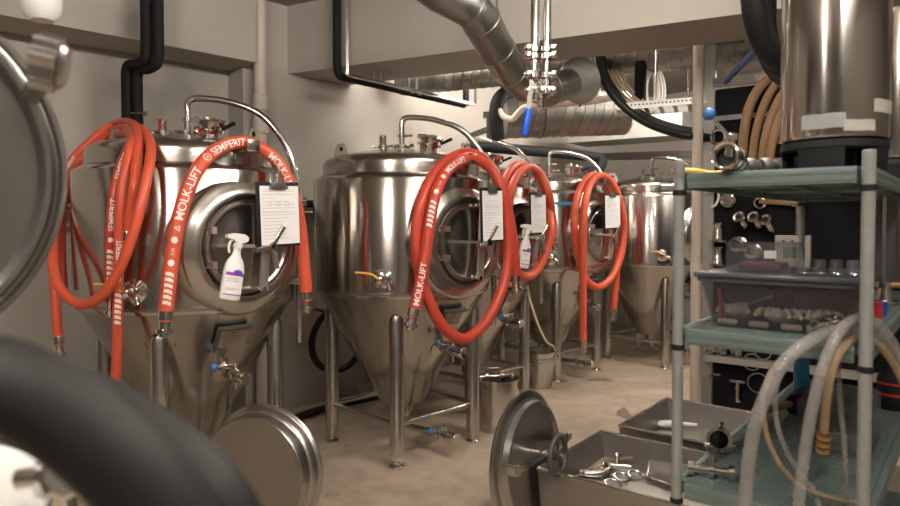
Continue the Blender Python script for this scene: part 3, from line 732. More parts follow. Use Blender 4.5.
ZT, ZM, ZB = ZS[3], ZS[2], ZS[1]
# ---- on the top shelf
def keg(c, r, h, label, tapes):
    o = thing('steel_canister', label, 'canister', c, 0, 'tall steel canisters on the top shelf')
    part('canister_body', MB().lathe([(0, .088), (r-.012, .088), (r-.003, .092), (r, .10), (r, h-.02), (r-.01, h), (0, h)], 64), M['tank'], o)
    mb = MB().lathe([(r-.03, .086), (r-.004, .086), (r-.002, .08), (r-.002, .066), (r-.03, .06)], 48)
    for k in range(4):
        a0 = R(20+90*k); mb.lathe([(r-.03, .002), (r-.008, .0), (r-.004, .07), (r-.03, .07)], 10, None, a0, a0+R(52))
    mb.lathe([(r-.09, 0), (r-.08, 0), (r-.08, .086), (r-.09, .086)], 32)
    part('rubber_base', mb, M['rubber'], o)
    for a0, a1, z0, z1, m in tapes:
        v = []
        for j in range(9):
            a = R(a0+(a1-a0)*j/8)
            for z in (z0, z1): v.append(((r+.0006)*sin(a), -(r+.0006)*cos(a), z+.0008*sin(j*1.3)))
        part('tape_patch', MB().add(v, [(2*j, 2*j+2, 2*j+3, 2*j+1) for j in range(8)]), M[m], o)
    return o
kc = at(833, 160, 1.89); keg(V((kc.x, kc.y, ZT)), .137, .66, 'fat brushed steel canister with tape patches, standing on the top shelf by the post', ((12, 60, .155, .19, 'papertape'), (-64, -18, .115, .155, 'greytape'), (-20, 14, .105, .135, 'papertape')))
kc = at(893, 160, 2.42); keg(V((kc.x, kc.y, ZT)), .10, .62, 'slimmer steel canister on the top shelf, half hidden behind the fat one', ())
# valve with blue ball handle
p = at(729, 155, 1.80); p.z = ZT+.038
vo = thing('butterfly_valve', 'chrome butterfly valve with a blue ball handle on the top shelf edge', 'valve', (p.x, p.y, ZT))
n = V((-.62, -.72, .1)).normalized()
part('valve_body', MB().ax(p, n, [(.030, -.035), (.038, -.033), (.038, -.02), (.031, -.018), (.031, -.01), (.036, -.008), (.036, .012), (.031, .014), (.031, .026), (.038, .028), (.038, .04), (.034, .042), (.029, .038), (.026, .03), (.026, -.03), (.030, -.035)], 32), M['chrome'], vo, world=True)
part('valve_bore_shade', MB().ax(p, n, [(0, .004), (.026, .004), (.026, .0), (0, 0)], 24), M['rubber'], vo, world=True, label='dark disc for the shade inside the bore')  # dark disc painted in for the shade of the open bore
h1 = at(709, 114, 1.72); h0 = p+V((.005, 0, .05))
part('valve_neck', MB().cyl(p, p+V((.004, 0, .06)), .014).box(p+V((.004, 0, .055)), (.03, .03, .02), None, .004), M['chrome'], vo, world=True)
hd = part('handle_rod', MB().cyl(h0, h1, .0055), M['chrome'], vo, world=True)
part('handle_ball', MB().ball(h1, .0165, 18), M['blue'], hd, world=True, label='blue ball knob')
p = at(700, 160, 2.0); p.z = ZT+.012
single('brass_lever', MB().tube(spline([p+V((-.055, .0, .006)), p+V((-.02, 0, .006)), p+V((.02, 0, .0)), p+V((.06, -.02, 0))], 5), [.008]*5+[.009]*5+[.006]*6, 10), M['yellow'], 'small ochre handle lying at the outer end of the top shelf', 'handle')
for i, (px, l) in enumerate(((756, 'dark steel coupling on the top shelf beside the butterfly valve'), (772, 'dark steel coupling on the top shelf beside the fat canister'))):
    p = at(px, 155, 1.95); p.z = ZT+.026
    single('pipe_coupling', MB().ax(p, (1, .3, 0), [(0, -.04), (.02, -.04), (.026, -.03), (.026, -.015), (.019, -.012), (.019, .012), (.026, .015), (.026, .03), (.02, .04), (0, .04)], 20), M['iron'], l, 'fitting')
# ---- middle shelf: tote, boxes, cups, flask
def tote(a0, a1, b0, b1, z, h, label, m, lid, flare=.03):
    o = thing('storage_tote', label, 'tote', S((a0+a1)/2, (b0+b1)/2, z))
    def rc(k, zz): return [(a0+k, b0+k, zz), (a1-k, b0+k, zz), (a1-k, b1-k, zz), (a0+k, b1-k, zz)]
    v = rc(flare, z+.001)+rc(0, z+h)+rc(.004, z+h)+rc(flare+.004, z+.004)
    f = [(3, 2, 1, 0), (12, 13, 14, 15)]
    for q in (0, 4, 8): f += [(q+k, q+(k+1) % 4, q+4+(k+1) % 4, q+4+k) for k in range(4)]
    part('tote_body', MB().add(v, f, SMx), M[m], o, world=True)
    mb = MB()
    for (x0, y0), (x1, y1) in (((a0, b0), (a1, b0)), ((a1, b0), (a1, b1)), ((a1, b1), (a0, b1)), ((a0, b1), (a0, b0))):
        mb.bar(S(x0, y0, z+h-.006), S(x1, y1, z+h-.006), .014, .012)
    part('tote_rim', mb, M['lidclear'], o, world=True)
    if lid: part('tote_lid', MB().box(((a0+a1)/2, (b0+b1)/2, z+h+.008), (a1-a0+.03, b1-b0+.03, .014), SMx, .005), M['lidclear'], o, world=True)
    return o
tote(.035, .425, .075, .48, ZM, .145, 'wide smoky clear storage tote with a lid, packed with gloves and parts', 'cleardark', True)
LT = ZM+.162
# contents of the tote
rnd = random.Random(3)
for k, (a, b, m, sx, sy, sz, l) in enumerate(((.33, .17, 'glove', .11, .05, .04, 'crumpled cream rubber glove nearest the tote corner'), (.22, .15, 'glove', .10, .05, .045, 'crumpled cream rubber glove in the middle of the tote'), (.12, .16, 'glove', .09, .05, .035, 'crumpled cream rubber glove at the tote end by the hoses'))):
    mb = MB().ball(S(a, b, ZM+.045), 1, 14, (sx*.5, sy*.6, sz*.6))
    for q in range(5): mb.tube(spline([S(a-.02+.012*q, b, ZM+.045), S(a-.04+.022*q, b-.03, ZM+.06), S(a-.06+.03*q, b-.045, ZM+.04)], 4), .007, 8)
    single('rubber_glove', mb, M[m], l, 'glove', 'rubber gloves in the tote')
single('red_spatula', MB().bar(S(.375, .13, ZM+.012), S(.385, .13, ZM+.11), .016, .008), M['red'], 'red plastic strip upright inside the storage tote', 'tool')
single('red_lidded_box', MB().box((.17, .33, ZM+.068), (.20, .16, .12), SMx, .008), M['maroon'], 'dark red box standing at the back inside the storage tote', 'box')
single('black_grip', MB().tube(spline([S(.30, .13, ZM+.06), S(.25, .125, ZM+.078), S(.21, .13, ZM+.07), S(.19, .14, ZM+.10)], 5), .011, 10), M['black'], 'curved black handle lying on the gloves inside the tote', 'tool')
for k in range(4):
    single('gasket_puck', MB().box((.36-.085*k, .125, ZM+.014), (.055, .022, .018), SMx, .008), M['glove'], ('pale gasket block at the outer end of the row inside the tote', 'second pale gasket block from the outer end inside the tote', 'third pale gasket block from the outer end inside the tote', 'pale gasket block of the row inside the tote closest to the hoses')[k], 'gasket', 'pale blocks along the tote front')
def clearbox(a0, a1, b0, b1, z, h, name, label, m='clear'):
    o = thing(name, label, 'box', S((a0+a1)/2, (b0+b1)/2, z))
    t = .003; mb = MB()
    mb.box(((a0+a1)/2, (b0+b1)/2, z+t/2), (a1-a0, b1-b0, t), SMx)
    for c, s_ in ((((a0+a1)/2, b0, z+h/2), (a1-a0, t, h)), (((a0+a1)/2, b1, z+h/2), (a1-a0, t, h)), ((a0, (b0+b1)/2, z+h/2), (t, b1-b0, h)), ((a1, (b0+b1)/2, z+h/2), (t, b1-b0, h))): mb.box(c, s_, SMx)
    part('box_shell', mb, M[m], o, world=True)
    mb = MB()
    for (x0, y0), (x1, y1) in (((a0, b0), (a1, b0)), ((a1, b0), (a1, b1)), ((a1, b1), (a0, b1)), ((a0, b1), (a0, b0))): mb.bar(S(x0, y0, z+h), S(x1, y1, z+h), .008, .008)
    part('box_rim', mb, M['clear'], o, world=True)
    return o
o = clearbox(.20, .375, .16, .30, LT, .08, 'clear_box', 'small clear plastic box with a white sticker on the tote lid')
part('sticker', MB().box((.255, .158, LT+.05), (.032, .001, .022), SMx), M['paper'], o, world=True)
part('box_content', MB().box((.29, .23, LT+.014), (.12, .09, .02), SMx, .004), M['maroon'], o, world=True)
for k in range(4):
    p = S(.165-.038*k, .13+.012*k, LT)
    o = thing('clear_cup', ('upturned clear cup on the tote lid next to the small stickered box', 'second upturned clear cup from the small stickered box', 'third upturned clear cup from the small stickered box', 'upturned clear cup on the tote lid closest to the near post')[k], 'cup', p, 0, 'upturned clear cups')
    part('cup_wall', MB().lathe([(.0185, 0), (.0185, .006), (.017, .008), (.016, .036), (.013, .042), (0, .042)], 20), M['clear'], o)
    part('cup_rim', MB().ring((0, 0, .004), (0, 0, 1), .018, .002, 20, 6), M['chrome'], o)
fp = at(884, 300, 2.45); fp.z = ZM
o = thing('glass_column', 'tall clear sight column on a steel and brass foot on the middle shelf', 'column', fp)
part('column_foot', MB().lathe([(0, 0), (.05, 0), (.05, .014), (.03, .018), (.024, .06), (.04, .064), (.04, .085), (.03, .09), (0, .09)], 24), M['steel'], o)
part('glass_tube', MB().lathe([(.045, .09), (.045, .40), (.041, .40), (.041, .09)], 28), M['clear'], o)
part('tie_rod', MB().cyl((.03, -.04, .08), (.03, -.04, .41), .006).cyl((-.03, -.04, .08), (-.03, -.04, .41), .006), M['steel'], o)
part('top_cap', MB().lathe([(0, .40), (.055, .40), (.055, .42), (0, .425)], 24), M['steel'], o)
part('brass_valve', MB().cyl((.0, -.03, .075), (.09, -.06, .075), .012).ax((.05, -.045, .075), (1, -.3, 0), [(.012, -.012), (.022, -.01), (.022, .01), (.012, .012)], 12).cyl((.05, -.045, .075), (.05, -.045, .115), .008), M['brass'], o)
p = at(878, 297, 2.1); p.z = ZM; single('red_capped_tube', MB().cyl(p, p+V((0, 0, .05)), .014), M['red'], 'small red cylinder on the middle shelf beside the near post', 'tube')
p = at(871, 297, 2.12); p.z = ZM; single('blue_bottle', MB().cyl(p+V((.05, .02, 0)), p+V((.05, .02, .045)), .013), M['bluegrip'], 'small blue bottle on the middle shelf below the sight column', 'bottle')
p = at(826, 324, 1.72); p.z = ZM+.03
mb = MB()
for k in range(3): mb.ax(p+V((-.02+.022*k, .006*k, .004*k)), (1, .2, .25), [(.016, -.006), (.024, -.005), (.024, .005), (.016, .006)], 18)
mb.cyl(p-V((.045, .008, .008)), p+V((.045, .01, .012)), .016)
single('hose_coupling', mb, M['chrome'], 'ribbed chrome coupling by the tote front at the top of the hoses', 'fitting')
# ---- bottom visible shelf
p = atz(719, 452, ZB); p.z = ZB+.042
vo = thing('pipe_clamp', 'chrome clamp with a dark opening standing on the lower shelf', 'clamp', (p.x, p.y, ZB), 0)
n = V((-.35, -.9, .2)).normalized()
part('clamp_ring', MB().ax(p, n, [(.028, -.012), (.040, -.01), (.040, .012), (.028, .014), (.025, 0), (.028, -.012)], 32), M['chrome'], vo, world=True)
part('clamp_bore_shade', MB().ax(p, n, [(0, -.004), (.026, -.004), (.026, .0), (0, .004)], 24), M['blackgloss'], vo, world=True)  # black disc fills the ring, painting the dark of its opening
part('clamp_stud', MB().cyl(p+V((.0, 0, .035)), p+V((0.0, -.02, .058)), .007), M['chrome'], vo, world=True)
part('clamp_hinge', MB().box(p+V((.035, -.01, -.02)), (.02, .03, .02), None, .003).box(p+V((-.04, -.01, -.02)), (.02, .03, .02), None, .003).box(p+V((0, -.005, -.036)), (.06, .02, .012), None, .003), M['chrome'], vo, world=True)
p = atz(711, 478, ZB); p.z = ZB+.022
d = V((.9, -.35, 0)).normalized(); mb = MB().cyl(p-d*.05, p+d*.05, .0115)
for k in (-.055, 0, .055): mb.ax(p+d*k, d, [(.011, -.009), (.021, -.008), (.021, .008), (.011, .009)], 20)
mb.cyl(p, p+V((.005, .01, .045)), .009)
single('tee_fitting', mb, M['chrome'], 'small chrome tee fitting lying at the corner of the lower shelf', 'fitting')
p = atz(801, 405, ZB)
o = thing('blue_can', 'slim blue can with a black foot and silver top on the lower shelf', 'can', p)
part('can_body', MB().lathe([(.028, .06), (.029, .062), (.029, .20), (.024, .208), (0, .208)], 24), M['bluecan'], o)
part('can_foot', MB().lathe([(0, 0), (.029, 0), (.029, .06), (.0, .061)], 24), M['rubber'], o)
part('can_top', MB().lathe([(.018, .207), (.02, .25), (.014, .26), (0, .262)], 20), M['chrome'], o)
p0 = at(754, 393, 2.42); p0.z = ZB+.05; p1 = at(800, 393, 2.55); p1.z = ZB+.05
o = thing('rubber_mallet', 'mallet with a varnished wooden handle and black head on the lower shelf', 'mallet', V((p1.x, p1.y, ZB)))
part('mallet_handle', MB().tube([p0, p0.lerp(p1, .3), p0.lerp(p1, .7), p1], [.012, .017, .014, .012], 12), M['wood'], o, world=True)
part('mallet_head', MB().ax(p1, E2, [(0, -.06), (.04, -.058), (.045, -.05), (.045, .05), (.04, .058), (0, .06)], 24), M['rubber'], o, world=True)
o = clearbox(.05, .25, .52, .82, ZB, .16, 'clear_bin', 'clear plastic bin on the lower shelf behind the hanging tubes')
part('bin_content', MB().box((.15, .67, ZB+.04), (.17, .25, .06), SMx, .006), M['steel'], o, world=True)
p = atz(893, 408, ZB)
o = thing('black_pump', 'black cylindrical pump with red bands at the outer edge of the lower shelf', 'pump', p)
part('pump_body', MB().lathe([(0, 0), (.055, 0), (.058, .01), (.058, .12), (.05, .135), (.04, .20), (0, .205)], 28), M['rubber'], o)
part('red_band', MB().lathe([(.0585, .055), (.0595, .056), (.0595, .066), (.0585, .067)], 28).lathe([(.0585, .10), (.0595, .101), (.0595, .108), (.0585, .109)], 28), M['red'], o)
# ---- clear tubes draped over the shelf corner
def drape(pts, r, m, label, end=False):
    P = spline([at(*q) for q in pts], 8)
    o = single('clear_tube', MB().tube(P, r, 14), M[m], label, 'tube', 'clear tubes draped over the shelf')
    if end:
        mb = MB(); d = (P[0]-P[2]).normalized()
        for k in range(3): mb.ax(P[0]+d*(.012+.018*k), d, [(.006, -.008), (.015, -.006), (.017, 0), (.015, .006), (.006, .008)], 16)
        part('tube_barb', mb, M['brass'], o, world=True)
drape([(742, 560, 1.58), (746, 490, 1.58), (753, 435, 1.58), (767, 392, 1.585), (785, 361, 1.60), (810, 341, 1.62), (836, 331, 1.65), (858, 333, 1.70), (876, 338, 1.72), (893, 355, 1.72), (908, 385, 1.72)], .0165, 'clearhose', 'thickest clear tube, outermost of those draped over the shelf corner')
drape([(795, 560, 1.56), (800, 490, 1.56), (810, 420, 1.56), (822, 370, 1.565), (836, 337, 1.585), (848, 323, 1.62), (862, 318, 1.66), (877, 324, 1.68), (891, 341, 1.68), (906, 370, 1.68)], .0135, 'clearhose', 'clear tube arching highest over the shelf corner')
drape([(824, 432, 1.60), (827, 395, 1.58), (834, 364, 1.58), (846, 345, 1.61), (860, 338, 1.66), (876, 343, 1.68), (892, 361, 1.68), (906, 388, 1.68)], .0105, 'clearamber', 'amber tube with a ringed brass end, draped over the shelf corner', True)
P = [(763, 395), (764, 420), (770, 445), (784, 470), (805, 488), (840, 500), (875, 497)]
drape([(790, 350, 1.76), (772, 370, 1.74), (763, 395, 1.73), (764, 420, 1.72), (770, 445, 1.72), (784, 470, 1.72), (805, 488, 1.71), (840, 500, 1.70), (872, 503, 1.66)], .007, 'clearamber', 'thin amber tube looping down onto the lower shelf deck')
drape([(805, 352, 1.78), (783, 372, 1.76), (775, 400, 1.76), (780, 435, 1.75), (796, 468, 1.74), (815, 492, 1.72), (822, 520, 1.70)], .007, 'clearhose', 'thin clear tube crossing the amber loop above the lower shelf')
drape([(838, 362, 1.75), (840, 400, 1.74), (844, 440, 1.73), (846, 480, 1.72), (847, 520, 1.71)], .0065, 'clearhose', 'thin straight clear tube hanging beside the near shelf post')

# ================================================================== BLACK FITTINGS BOARD
PA = V((.79, -.613, 0)); PN = V((-.613, -.79, 0))
PB = at(717, 200, 4.72); PB.z = 0
def onb(px, py, off=0.): return onplane(px, py, PB+PN*off, PN)
bd = thing('fittings_board', 'black board with rails hung with steel fittings, behind the shelving', 'board', PB)
def bslab(px0, py0, lw, py1, off, th):
    a = onb(px0, py0); b = onb(px0, py1); z1, z0 = a.z, b.z; c = V((a.x, a.y, 0))
    q0, q1 = c+PN*(off-th), c+PN*off
    return MB().prism([p.xy[:] for p in (q0, q0+PA*lw, q1+PA*lw, q1)], z0, z1)
part('black_panel', bslab(714, 90, 1.9, 410, 0, .02), M['board'], bd, world=True)
part('rail', bslab(714, 79, 1.9, 88, .035, .05), M['steel'], bd, world=True)
part('rail', bslab(714, 117, 1.9, 122, .03, .045), M['steel'], bd, world=True)
part('rail', bslab(709, 268, .9, 275, .08, .10), M['beige'], bd, world=True)
part('rail', bslab(709, 353, 1.9, 359, .09, .11), M['beige'], bd, world=True)
a, b = onb(711, 40), onb(711, 400)
part('frame_upright', MB().bar((a.x, a.y, CEIL), (a.x, a.y, 0), .075, .05, PN), M['galvflat'], bd, world=True)
a2 = onb(711, 40)+PA*1.85
part('frame_upright', MB().bar((a2.x, a2.y, CEIL), (a2.x, a2.y, 0), .075, .05, PN), M['steel'], bd, world=True)
part('head_bracket', MB().bar((a.x-.1, a.y, 2.785), (a.x+.2, a.y-.1, 2.785), .11, .03).bar((a.x+.10, a.y-.06, 2.79), (a.x+.10, a.y-.06, 2.3), .03, .03), M['iron'], bd, world=True)
c = at(697, 200, 4.70)
o = thing('riser_pipe', 'cream painted riser pipe beside the frame of the black board', 'pipe', (c.x, c.y, 0))
part('pipe_run', MB().lathe([(.036, 0), (.036, CEIL)], 20), M['cream'], o)
part('pipe_socket', MB().lathe([(.037, 1.10), (.042, 1.11), (.042, 1.2), (.037, 1.21)], 20), M['cream'], o)
# fittings on the board
GB = 'steel fittings hung on the black board'
def peg(o_root, p):
    part('peg', MB().cyl(p-PN*.05, p+PN*.02, .006, seg=8), M['steel'], o_root, world=True)
def bring(px, py, r, label, rr=.010, dark=False):
    p = onb(px, py, .04); o = single('clamp_ring', MB().ring(p, PN, r, rr, 26, 10).box(p+V((0, 0, r+.015)), (.03, .02, .03), None, .004), M['chrome'], label, 'fitting', GB); peg(o, p+V((0, 0, r)))
    if dark: part('ring_insert', MB().ax(p, PN, [(0, .0), (r*.9, 0), (r*.9, .01), (0, .012)], 20), M['steel'], o, world=True)
bring(760, 203, .036, 'plain steel ring hung on the black board under the top shelf', .009)
bring(719, 137, .052, 'round steel flange on the black board above the butterfly valve handle', .014, False)
bring(780, 134, .055, 'round steel flange on the black board beside the fat canister', .014, True)
bring(728, 200, .040, 'steel cap with a bright edge hung beside the plain ring', .015, True)
def bflange(px, py, r, label):
    p = onb(px, py, 0); o = single('ferrule_flange', MB().ax(p, PN, [(r, 0), (r, .015), (r*.75, .02), (r*.6, .06), (r*.6, .09), (r, .093), (r, .105), (r*.5, .108), (r*.45, .06), (r*.2, .05), (0, .05)], 26), M['chrome'], label, 'fitting', GB)
    part('hex_core', MB().ax(p, PN, [(0, .05), (r*.22, .05), (r*.22, .075), (0, .075)], 6), M['steel'], o, world=True)
bflange(740, 244, .052, 'steel flange with a hexagon core on the black board left of the controller')
bflange(755, 251, .05, 'steel flange partly hidden by the small clear box')
for px, py, l in ((745, 220, 'steel elbow with an open ring end, first of the pair'), (759, 220, 'steel elbow with an open ring end, second of the pair'), (771, 223, 'steel elbow seen edge on, last after the open pair')):
    p = onb(px, py, .0); sgn = -1 if px == 771 else 1
    P = spline([p+V((0, 0, -.05)), p+PN*.03+V((.01, 0, -.05)), p+PN*.07+V((.015, 0, -.035)), p+PN*.09+V((.0, 0, .0)), p+PN*.115+V((-.012, 0, .02))], 5)
    o = single('pipe_elbow', MB().tube(P, .026, 14), M['chrome'], l+' on the black board', 'fitting', GB)
    part('elbow_ferrule', MB().ax(P[-1], P[-1]-P[-3], [(.022, -.008), (.040, -.006), (.040, .006), (.022, .008), (.020, -.012)], 22), M['chrome'], o, world=True)
    part('elbow_bore_shade', MB().ax(P[-1], P[-1]-P[-3], [(.0215, .001), (0, .001)], 20), M['black'], o, world=True, label='black disc for the shade in the bore')  # flat black disc paints the shade of the open elbow end
for py, l in ((232, 'upper of two steel reducers standing out from the board frame'), (256, 'lower of two steel reducers standing out from the board frame')):
    p = onb(718, py, .07); p = V((p.x, p.y, p.z))
    o = single('pipe_reducer', MB().lathe([(0, -.07), (.055, -.07), (.055, -.055), (.042, -.05), (.034, .0), (.026, .04), (.026, .05), (.036, .053), (.036, .065), (.02, .068), (0, .06)], 24, Matrix.Translation(p)), M['chrome'], l, 'fitting', GB)
    peg(o, p-PN*.03)
p = onb(716, 196, .04); o = single('hose_hook', MB().tube(spline([p+V((-.08, 0, .03)), p+V((0, 0, .03)), p+V((.02, 0, .0)), p+V((.0, 0, -.06)), p+V((-.03, 0, -.08))], 5), .009, 10).cyl(p-PN*.04+V((0, 0, .03)), p+V((0, 0, .03)), .008), M['white'], 'white bent hook on the black board just below the top shelf', 'hook')
p = onb(765, 137, .03); o = single('spray_nozzle', MB().cyl(p+V((0, 0, -.04)), p+V((0, 0, .05)), .016).ax(p, PN, [(0, -.03), (.02, -.03), (.02, .03), (0, .03)], 12), M['chrome'], 'small steel nozzle on the black board beside the amber hoses', 'fitting', GB)
for px, py, l in ((711, 347, 'end clamp on the lower rail of the board'), (722, 349, 'middle clamp on the lower rail of the board'), (737, 350, 'clamp on the lower rail closest to the hanging wire loops')):
    p = onb(px, py, .05); single('pipe_clamp', MB().ax(p, PA, [(.02, -.04), (.036, -.036), (.036, -.02), (.024, -.016), (.024, .016), (.036, .02), (.036, .036), (.02, .04)], 20).cyl(p-V((0, 0, .04)), p, .02), M['chrome'], l, 'fitting', GB)
p = onb(712, 374, .0); single('cross_fitting', MB().cyl(p+V((0, 0, -.07)), p+V((0, 0, .1)), .011).cyl(p-PA*.06, p+PA*.06, .010).cyl(p-PN*.02, p+PN*.05, .012), M['steel'], 'slim steel cross fitting low on the black board', 'fitting', GB)
p = onb(740, 386, .0); single('sample_tap', MB().cyl(p-PN*.02, p+PN*.07, .016).cyl(p+PN*.06+V((0, 0, .04)), p+PN*.06+V((0, 0, -.1)), .013).bar(p+PN*.06-PA*.05+V((0, 0, .045)), p+PN*.06+PA*.05+V((0, 0, .045)), .03, .02).cyl(p+PN*.06+V((0, 0, -.06)), p+PN*.1+V((.02, 0, -.09)), .009), M['chrome'], 'steel sampling tap low on the black board beside the tubes', 'fitting', GB)
mb = MB()
for px, py, r in ((752, 362, .055), (763, 352, .05), (758, 383, .065)): mb.ring(onb(px, py, .07+.01*r), (PN+V((.1, .0, .1))), r, .0055, 28, 8)
single('coiled_wire', mb, M['galv'], 'grey wire bent in loops hanging from the lower rail of the board', 'wire')
# controller
c0 = onb(777, 235, .0); c1 = onb(812, 270, .0); w = (c1-c0).dot(PA)
o = thing('controller_box', 'beige controller with a small display mounted on the black board', 'controller', V((c0.x, c0.y, c1.z)))
CM = Matrix(((PA.x, 0, PN.x, c0.x), (PA.y, 0, PN.y, c0.y), (0, 1, 0, c1.z), (0, 0, 0, 1))); h = c0.z-c1.z
part('case', MB().box((w/2, h/2, .03), (w, h, .07), CM, .006), M['beige'], o, world=True)
part('display', MB().box((w*.55, h*.50, .066), (w*.62, h*.32, .004), CM), M['lcd'], o, world=True)
for k in range(3): part('button', MB().cyl(CM @ V((w*(.25+.25*k), h*.83, .06)), CM @ V((w*(.25+.25*k), h*.83, .072)), .008, seg=12), M['iron'], o, world=True)
p = onb(799, 205, .05); o = single('steel_spigot', MB().cyl(p+V((0, 0, .0)), p+V((0, 0, -.19)), .022).ax(p, (0, 0, 1), [(0, -.01), (.05, -.01), (.05, .012), (0, .014)], 22).cyl(p-PN*.06, p, .012), M['steel'], 'steel spigot pointing down above the beige controller', 'fitting')
p = onb(775, 201, .04); single('wooden_paddle', MB().bar(p-PA*.1, p+PA*.16+V((0, 0, -.02)), .03, .035, (0, 0, 1), .008).cyl(p-PN*.045, p, .008), M['wood'], 'wooden paddle hung crosswise under the top shelf on the black board', 'paddle')
# amber hoses hung on the board rail
def onboff(px, py, off): return onplane(px, py, PB+PN*off, PN)
amb = ([(742, 168, .20), (744, 135, .20), (750, 105, .18), (765, 82, .16), (786, 73, .14), (812, 82, .14), (828, 130, .14), (830, 170, .14)],
       [(752, 166, .26), (755, 138, .26), (763, 108, .24), (776, 85, .22), (795, 76, .2), (818, 92, .2), (832, 140, .2), (834, 175, .2)],
       [(762, 166, .32), (765, 142, .32), (772, 116, .30), (785, 92, .28), (803, 82, .27), (824, 100, .27), (836, 150, .27), (838, 180, .27)],
       [(769, 165, .38), (772, 145, .38), (779, 120, .36), (792, 98, .34), (810, 92, .33), (830, 112, .33), (842, 160, .33), (843, 185, .33)])
for k, q in enumerate(amb):
    P = spline([onboff(*z) for z in q], 6)
    single('amber_hose', MB().tube(P, (.032, .027, .03, .026)[k], 14), M['amber'], ('outermost brown hose in the arching set hung beside the canister', 'second brown hose from the outside of the arching set', 'third brown hose from the outside of the arching set', 'innermost brown hose of the arching set, closest to the canister')[k], 'hose', 'brown hoses hung on the board')
p = onb(790, 76, .14); single('hose_peg', MB().cyl(p-PN*.16+V((0, 0, -.045)), p+PN*.32+V((0, 0, -.045)), .014).cyl(p+PN*.05+V((0, 0, -.045)), p+PN*.05+V((0, 0, .05)), .007), M['iron'], 'dark iron peg on the board rail carrying the brown hoses', 'hook')

# ================================================================== OVERHEAD SERVICES
def spiral_duct(p, q, r, name, label, group=None, caps=True):
    p, q = V(p), V(q); L_ = (q-p).length; d = (q-p).normalized()
    prof = [(0, 0)] if caps else []
    n = int(L_/.085)
    prof.append((r, 0.001))
    for k in range(1, n):
        z = L_*k/n; prof += [(r, z-.007), (r+.006, z-.003), (r+.006, z+.003), (r, z+.007)]
    prof.append((r, L_)); 
    if caps: prof.append((0, L_))
    x, y = frame(d)
    Mx = Matrix(((x.x, y.x, d.x, p.x), (x.y, y.y, d.y, p.y), (x.z, y.z, d.z, p.z), (0, 0, 0, 1)))
    mb = MB(); mb.lathe(prof, 36, Mx)
    # lean the seams into a helix
    mb.v = [v+d*(.05*((Mx.inverted() @ v).y/r)) if .03 < (v-p).dot(d) < L_-.03 else v for v in mb.v]
    return single(name, mb, M['galv'], label, 'duct', group)
a, b = V((-.45, 6.11, 2.80)), V((2.3, 4.80, 2.80)); d = (b-a).normalized()
spiral_duct(a, b+d*2.2, .135, 'spiral_duct', 'long spiral ribbed air duct running under the cross beam')
# insulated stub duct with the pale end, further back
a, b = at(502, 116, 5.9), at(623, 113, 6.1); o = spiral_duct(a, b, .20, 'spiral_duct', 'short fat ribbed duct with a pale capped end behind the vertical steel pipes')
dd = (b-a).normalized(); part('end_cap', MB().ax(b, dd, [(.19, .0), (.2, .004), (.2, .016), (.0, .02)], 36), M['pvc'], o, world=True, label='pale round end cap')
part('hanger_strap', MB().ring(a.lerp(b, .3), dd, .205, .006, 30, 6).cyl(a.lerp(b, .3)+V((0, 0, .2)), V((a.lerp(b, .3).x, a.lerp(b, .3).y, CEIL)), .006), M['iron'], o, world=True)
# smooth bent duct
rB = .105
pts = [at(405, -34, 3.45), at(440, -8, 3.5), at(472, 9, 3.6), at(482, 22, 3.66), at(497, 50, 3.85), at(511, 72, 4.0), at(526, 84, 4.15), at(548, 90, 4.35), at(575, 82, 4.62)]
o = thing('bent_duct', 'smooth galvanised duct bending down from the ceiling beside the steel pipes', 'duct', (pts[4].x, pts[4].y, pts[4].z))
def mitre(pp): return pp
part('duct_run', MB().tube([pts[0], pts[1], pts[2], pts[3], pts[4], pts[5], pts[6], pts[7], pts[8]], rB, 32), M['galv'], o, world=True, ang=20)
for k in (1, 2, 3, 4, 5, 6, 7):
    d = (pts[k+1]-pts[k-1]).normalized(); part('seam_ring', MB().ring(pts[k], d, rB+.001, .004, 32, 6), M['galv'], o, world=True)
d = (pts[8]-pts[7]).normalized(); part('end_collar', MB().ax(pts[8], d, [(rB, -.10), (rB+.035, .02), (rB+.055, .05), (rB+.06, .06), (rB+.05, .062), (rB, .03)], 36), M['galvflat'], o, world=True)
part('hanger_rod', MB().cyl(pts[4], V((pts[4].x, pts[4].y, CEIL)), .006), M['iron'], o, world=True)
# two vertical steel pipes with clamps and a blue handled valve
YP = 2.9
po = thing('drop_pipes', 'pair of vertical polished steel pipes with clamps and a blue valve grip', 'pipe', at(540, 0, YP))
for x, r, ylow in ((535, .0205, 100), (547, .0175, 96)):
    a = at(x, ylow, YP); pr = part('drop_pipe', MB().cyl((a.x, a.y, CEIL), a, r, seg=20), M['chrome'], po, world=True)
    for yy in (50, 57, 76, 92):
        q = at(x, yy, YP); part('clamp', MB().ax(q, (0, 0, 1), [(r, -.013), (r+.017, -.011), (r+.017, .011), (r, .013)], 24).box(q+V((.02 if x > 540 else -.035, -.03, 0)), (.03, .025, .026), None, .004), M['chrome'], pr, world=True)
a = at(541, 97, YP); part('valve_body', MB().cyl(at(531, 90, YP), at(553, 90, YP), .024).cyl(at(540, 80, YP), at(541, 108, YP), .016).ball(at(541, 92, YP), .036), M['chrome'], po, world=True)
h0, h1, h2 = at(532, 80, YP-.03), at(528, 112, YP-.06), at(524, 136, YP-.07)
g = part('valve_lever', MB().bar(h0, h1, .02, .006, (0, 1, 0)).cyl(at(538, 84, YP), h0, .012), M['chrome'], po, world=True)
part('lever_grip', MB().tube([h1.lerp(h2, -.12), h1.lerp(h2, .1), h1.lerp(h2, .9), h2], [.012, .0145, .0145, .010], 14), M['bluegrip'], g, world=True, label='blue vinyl lever grip')
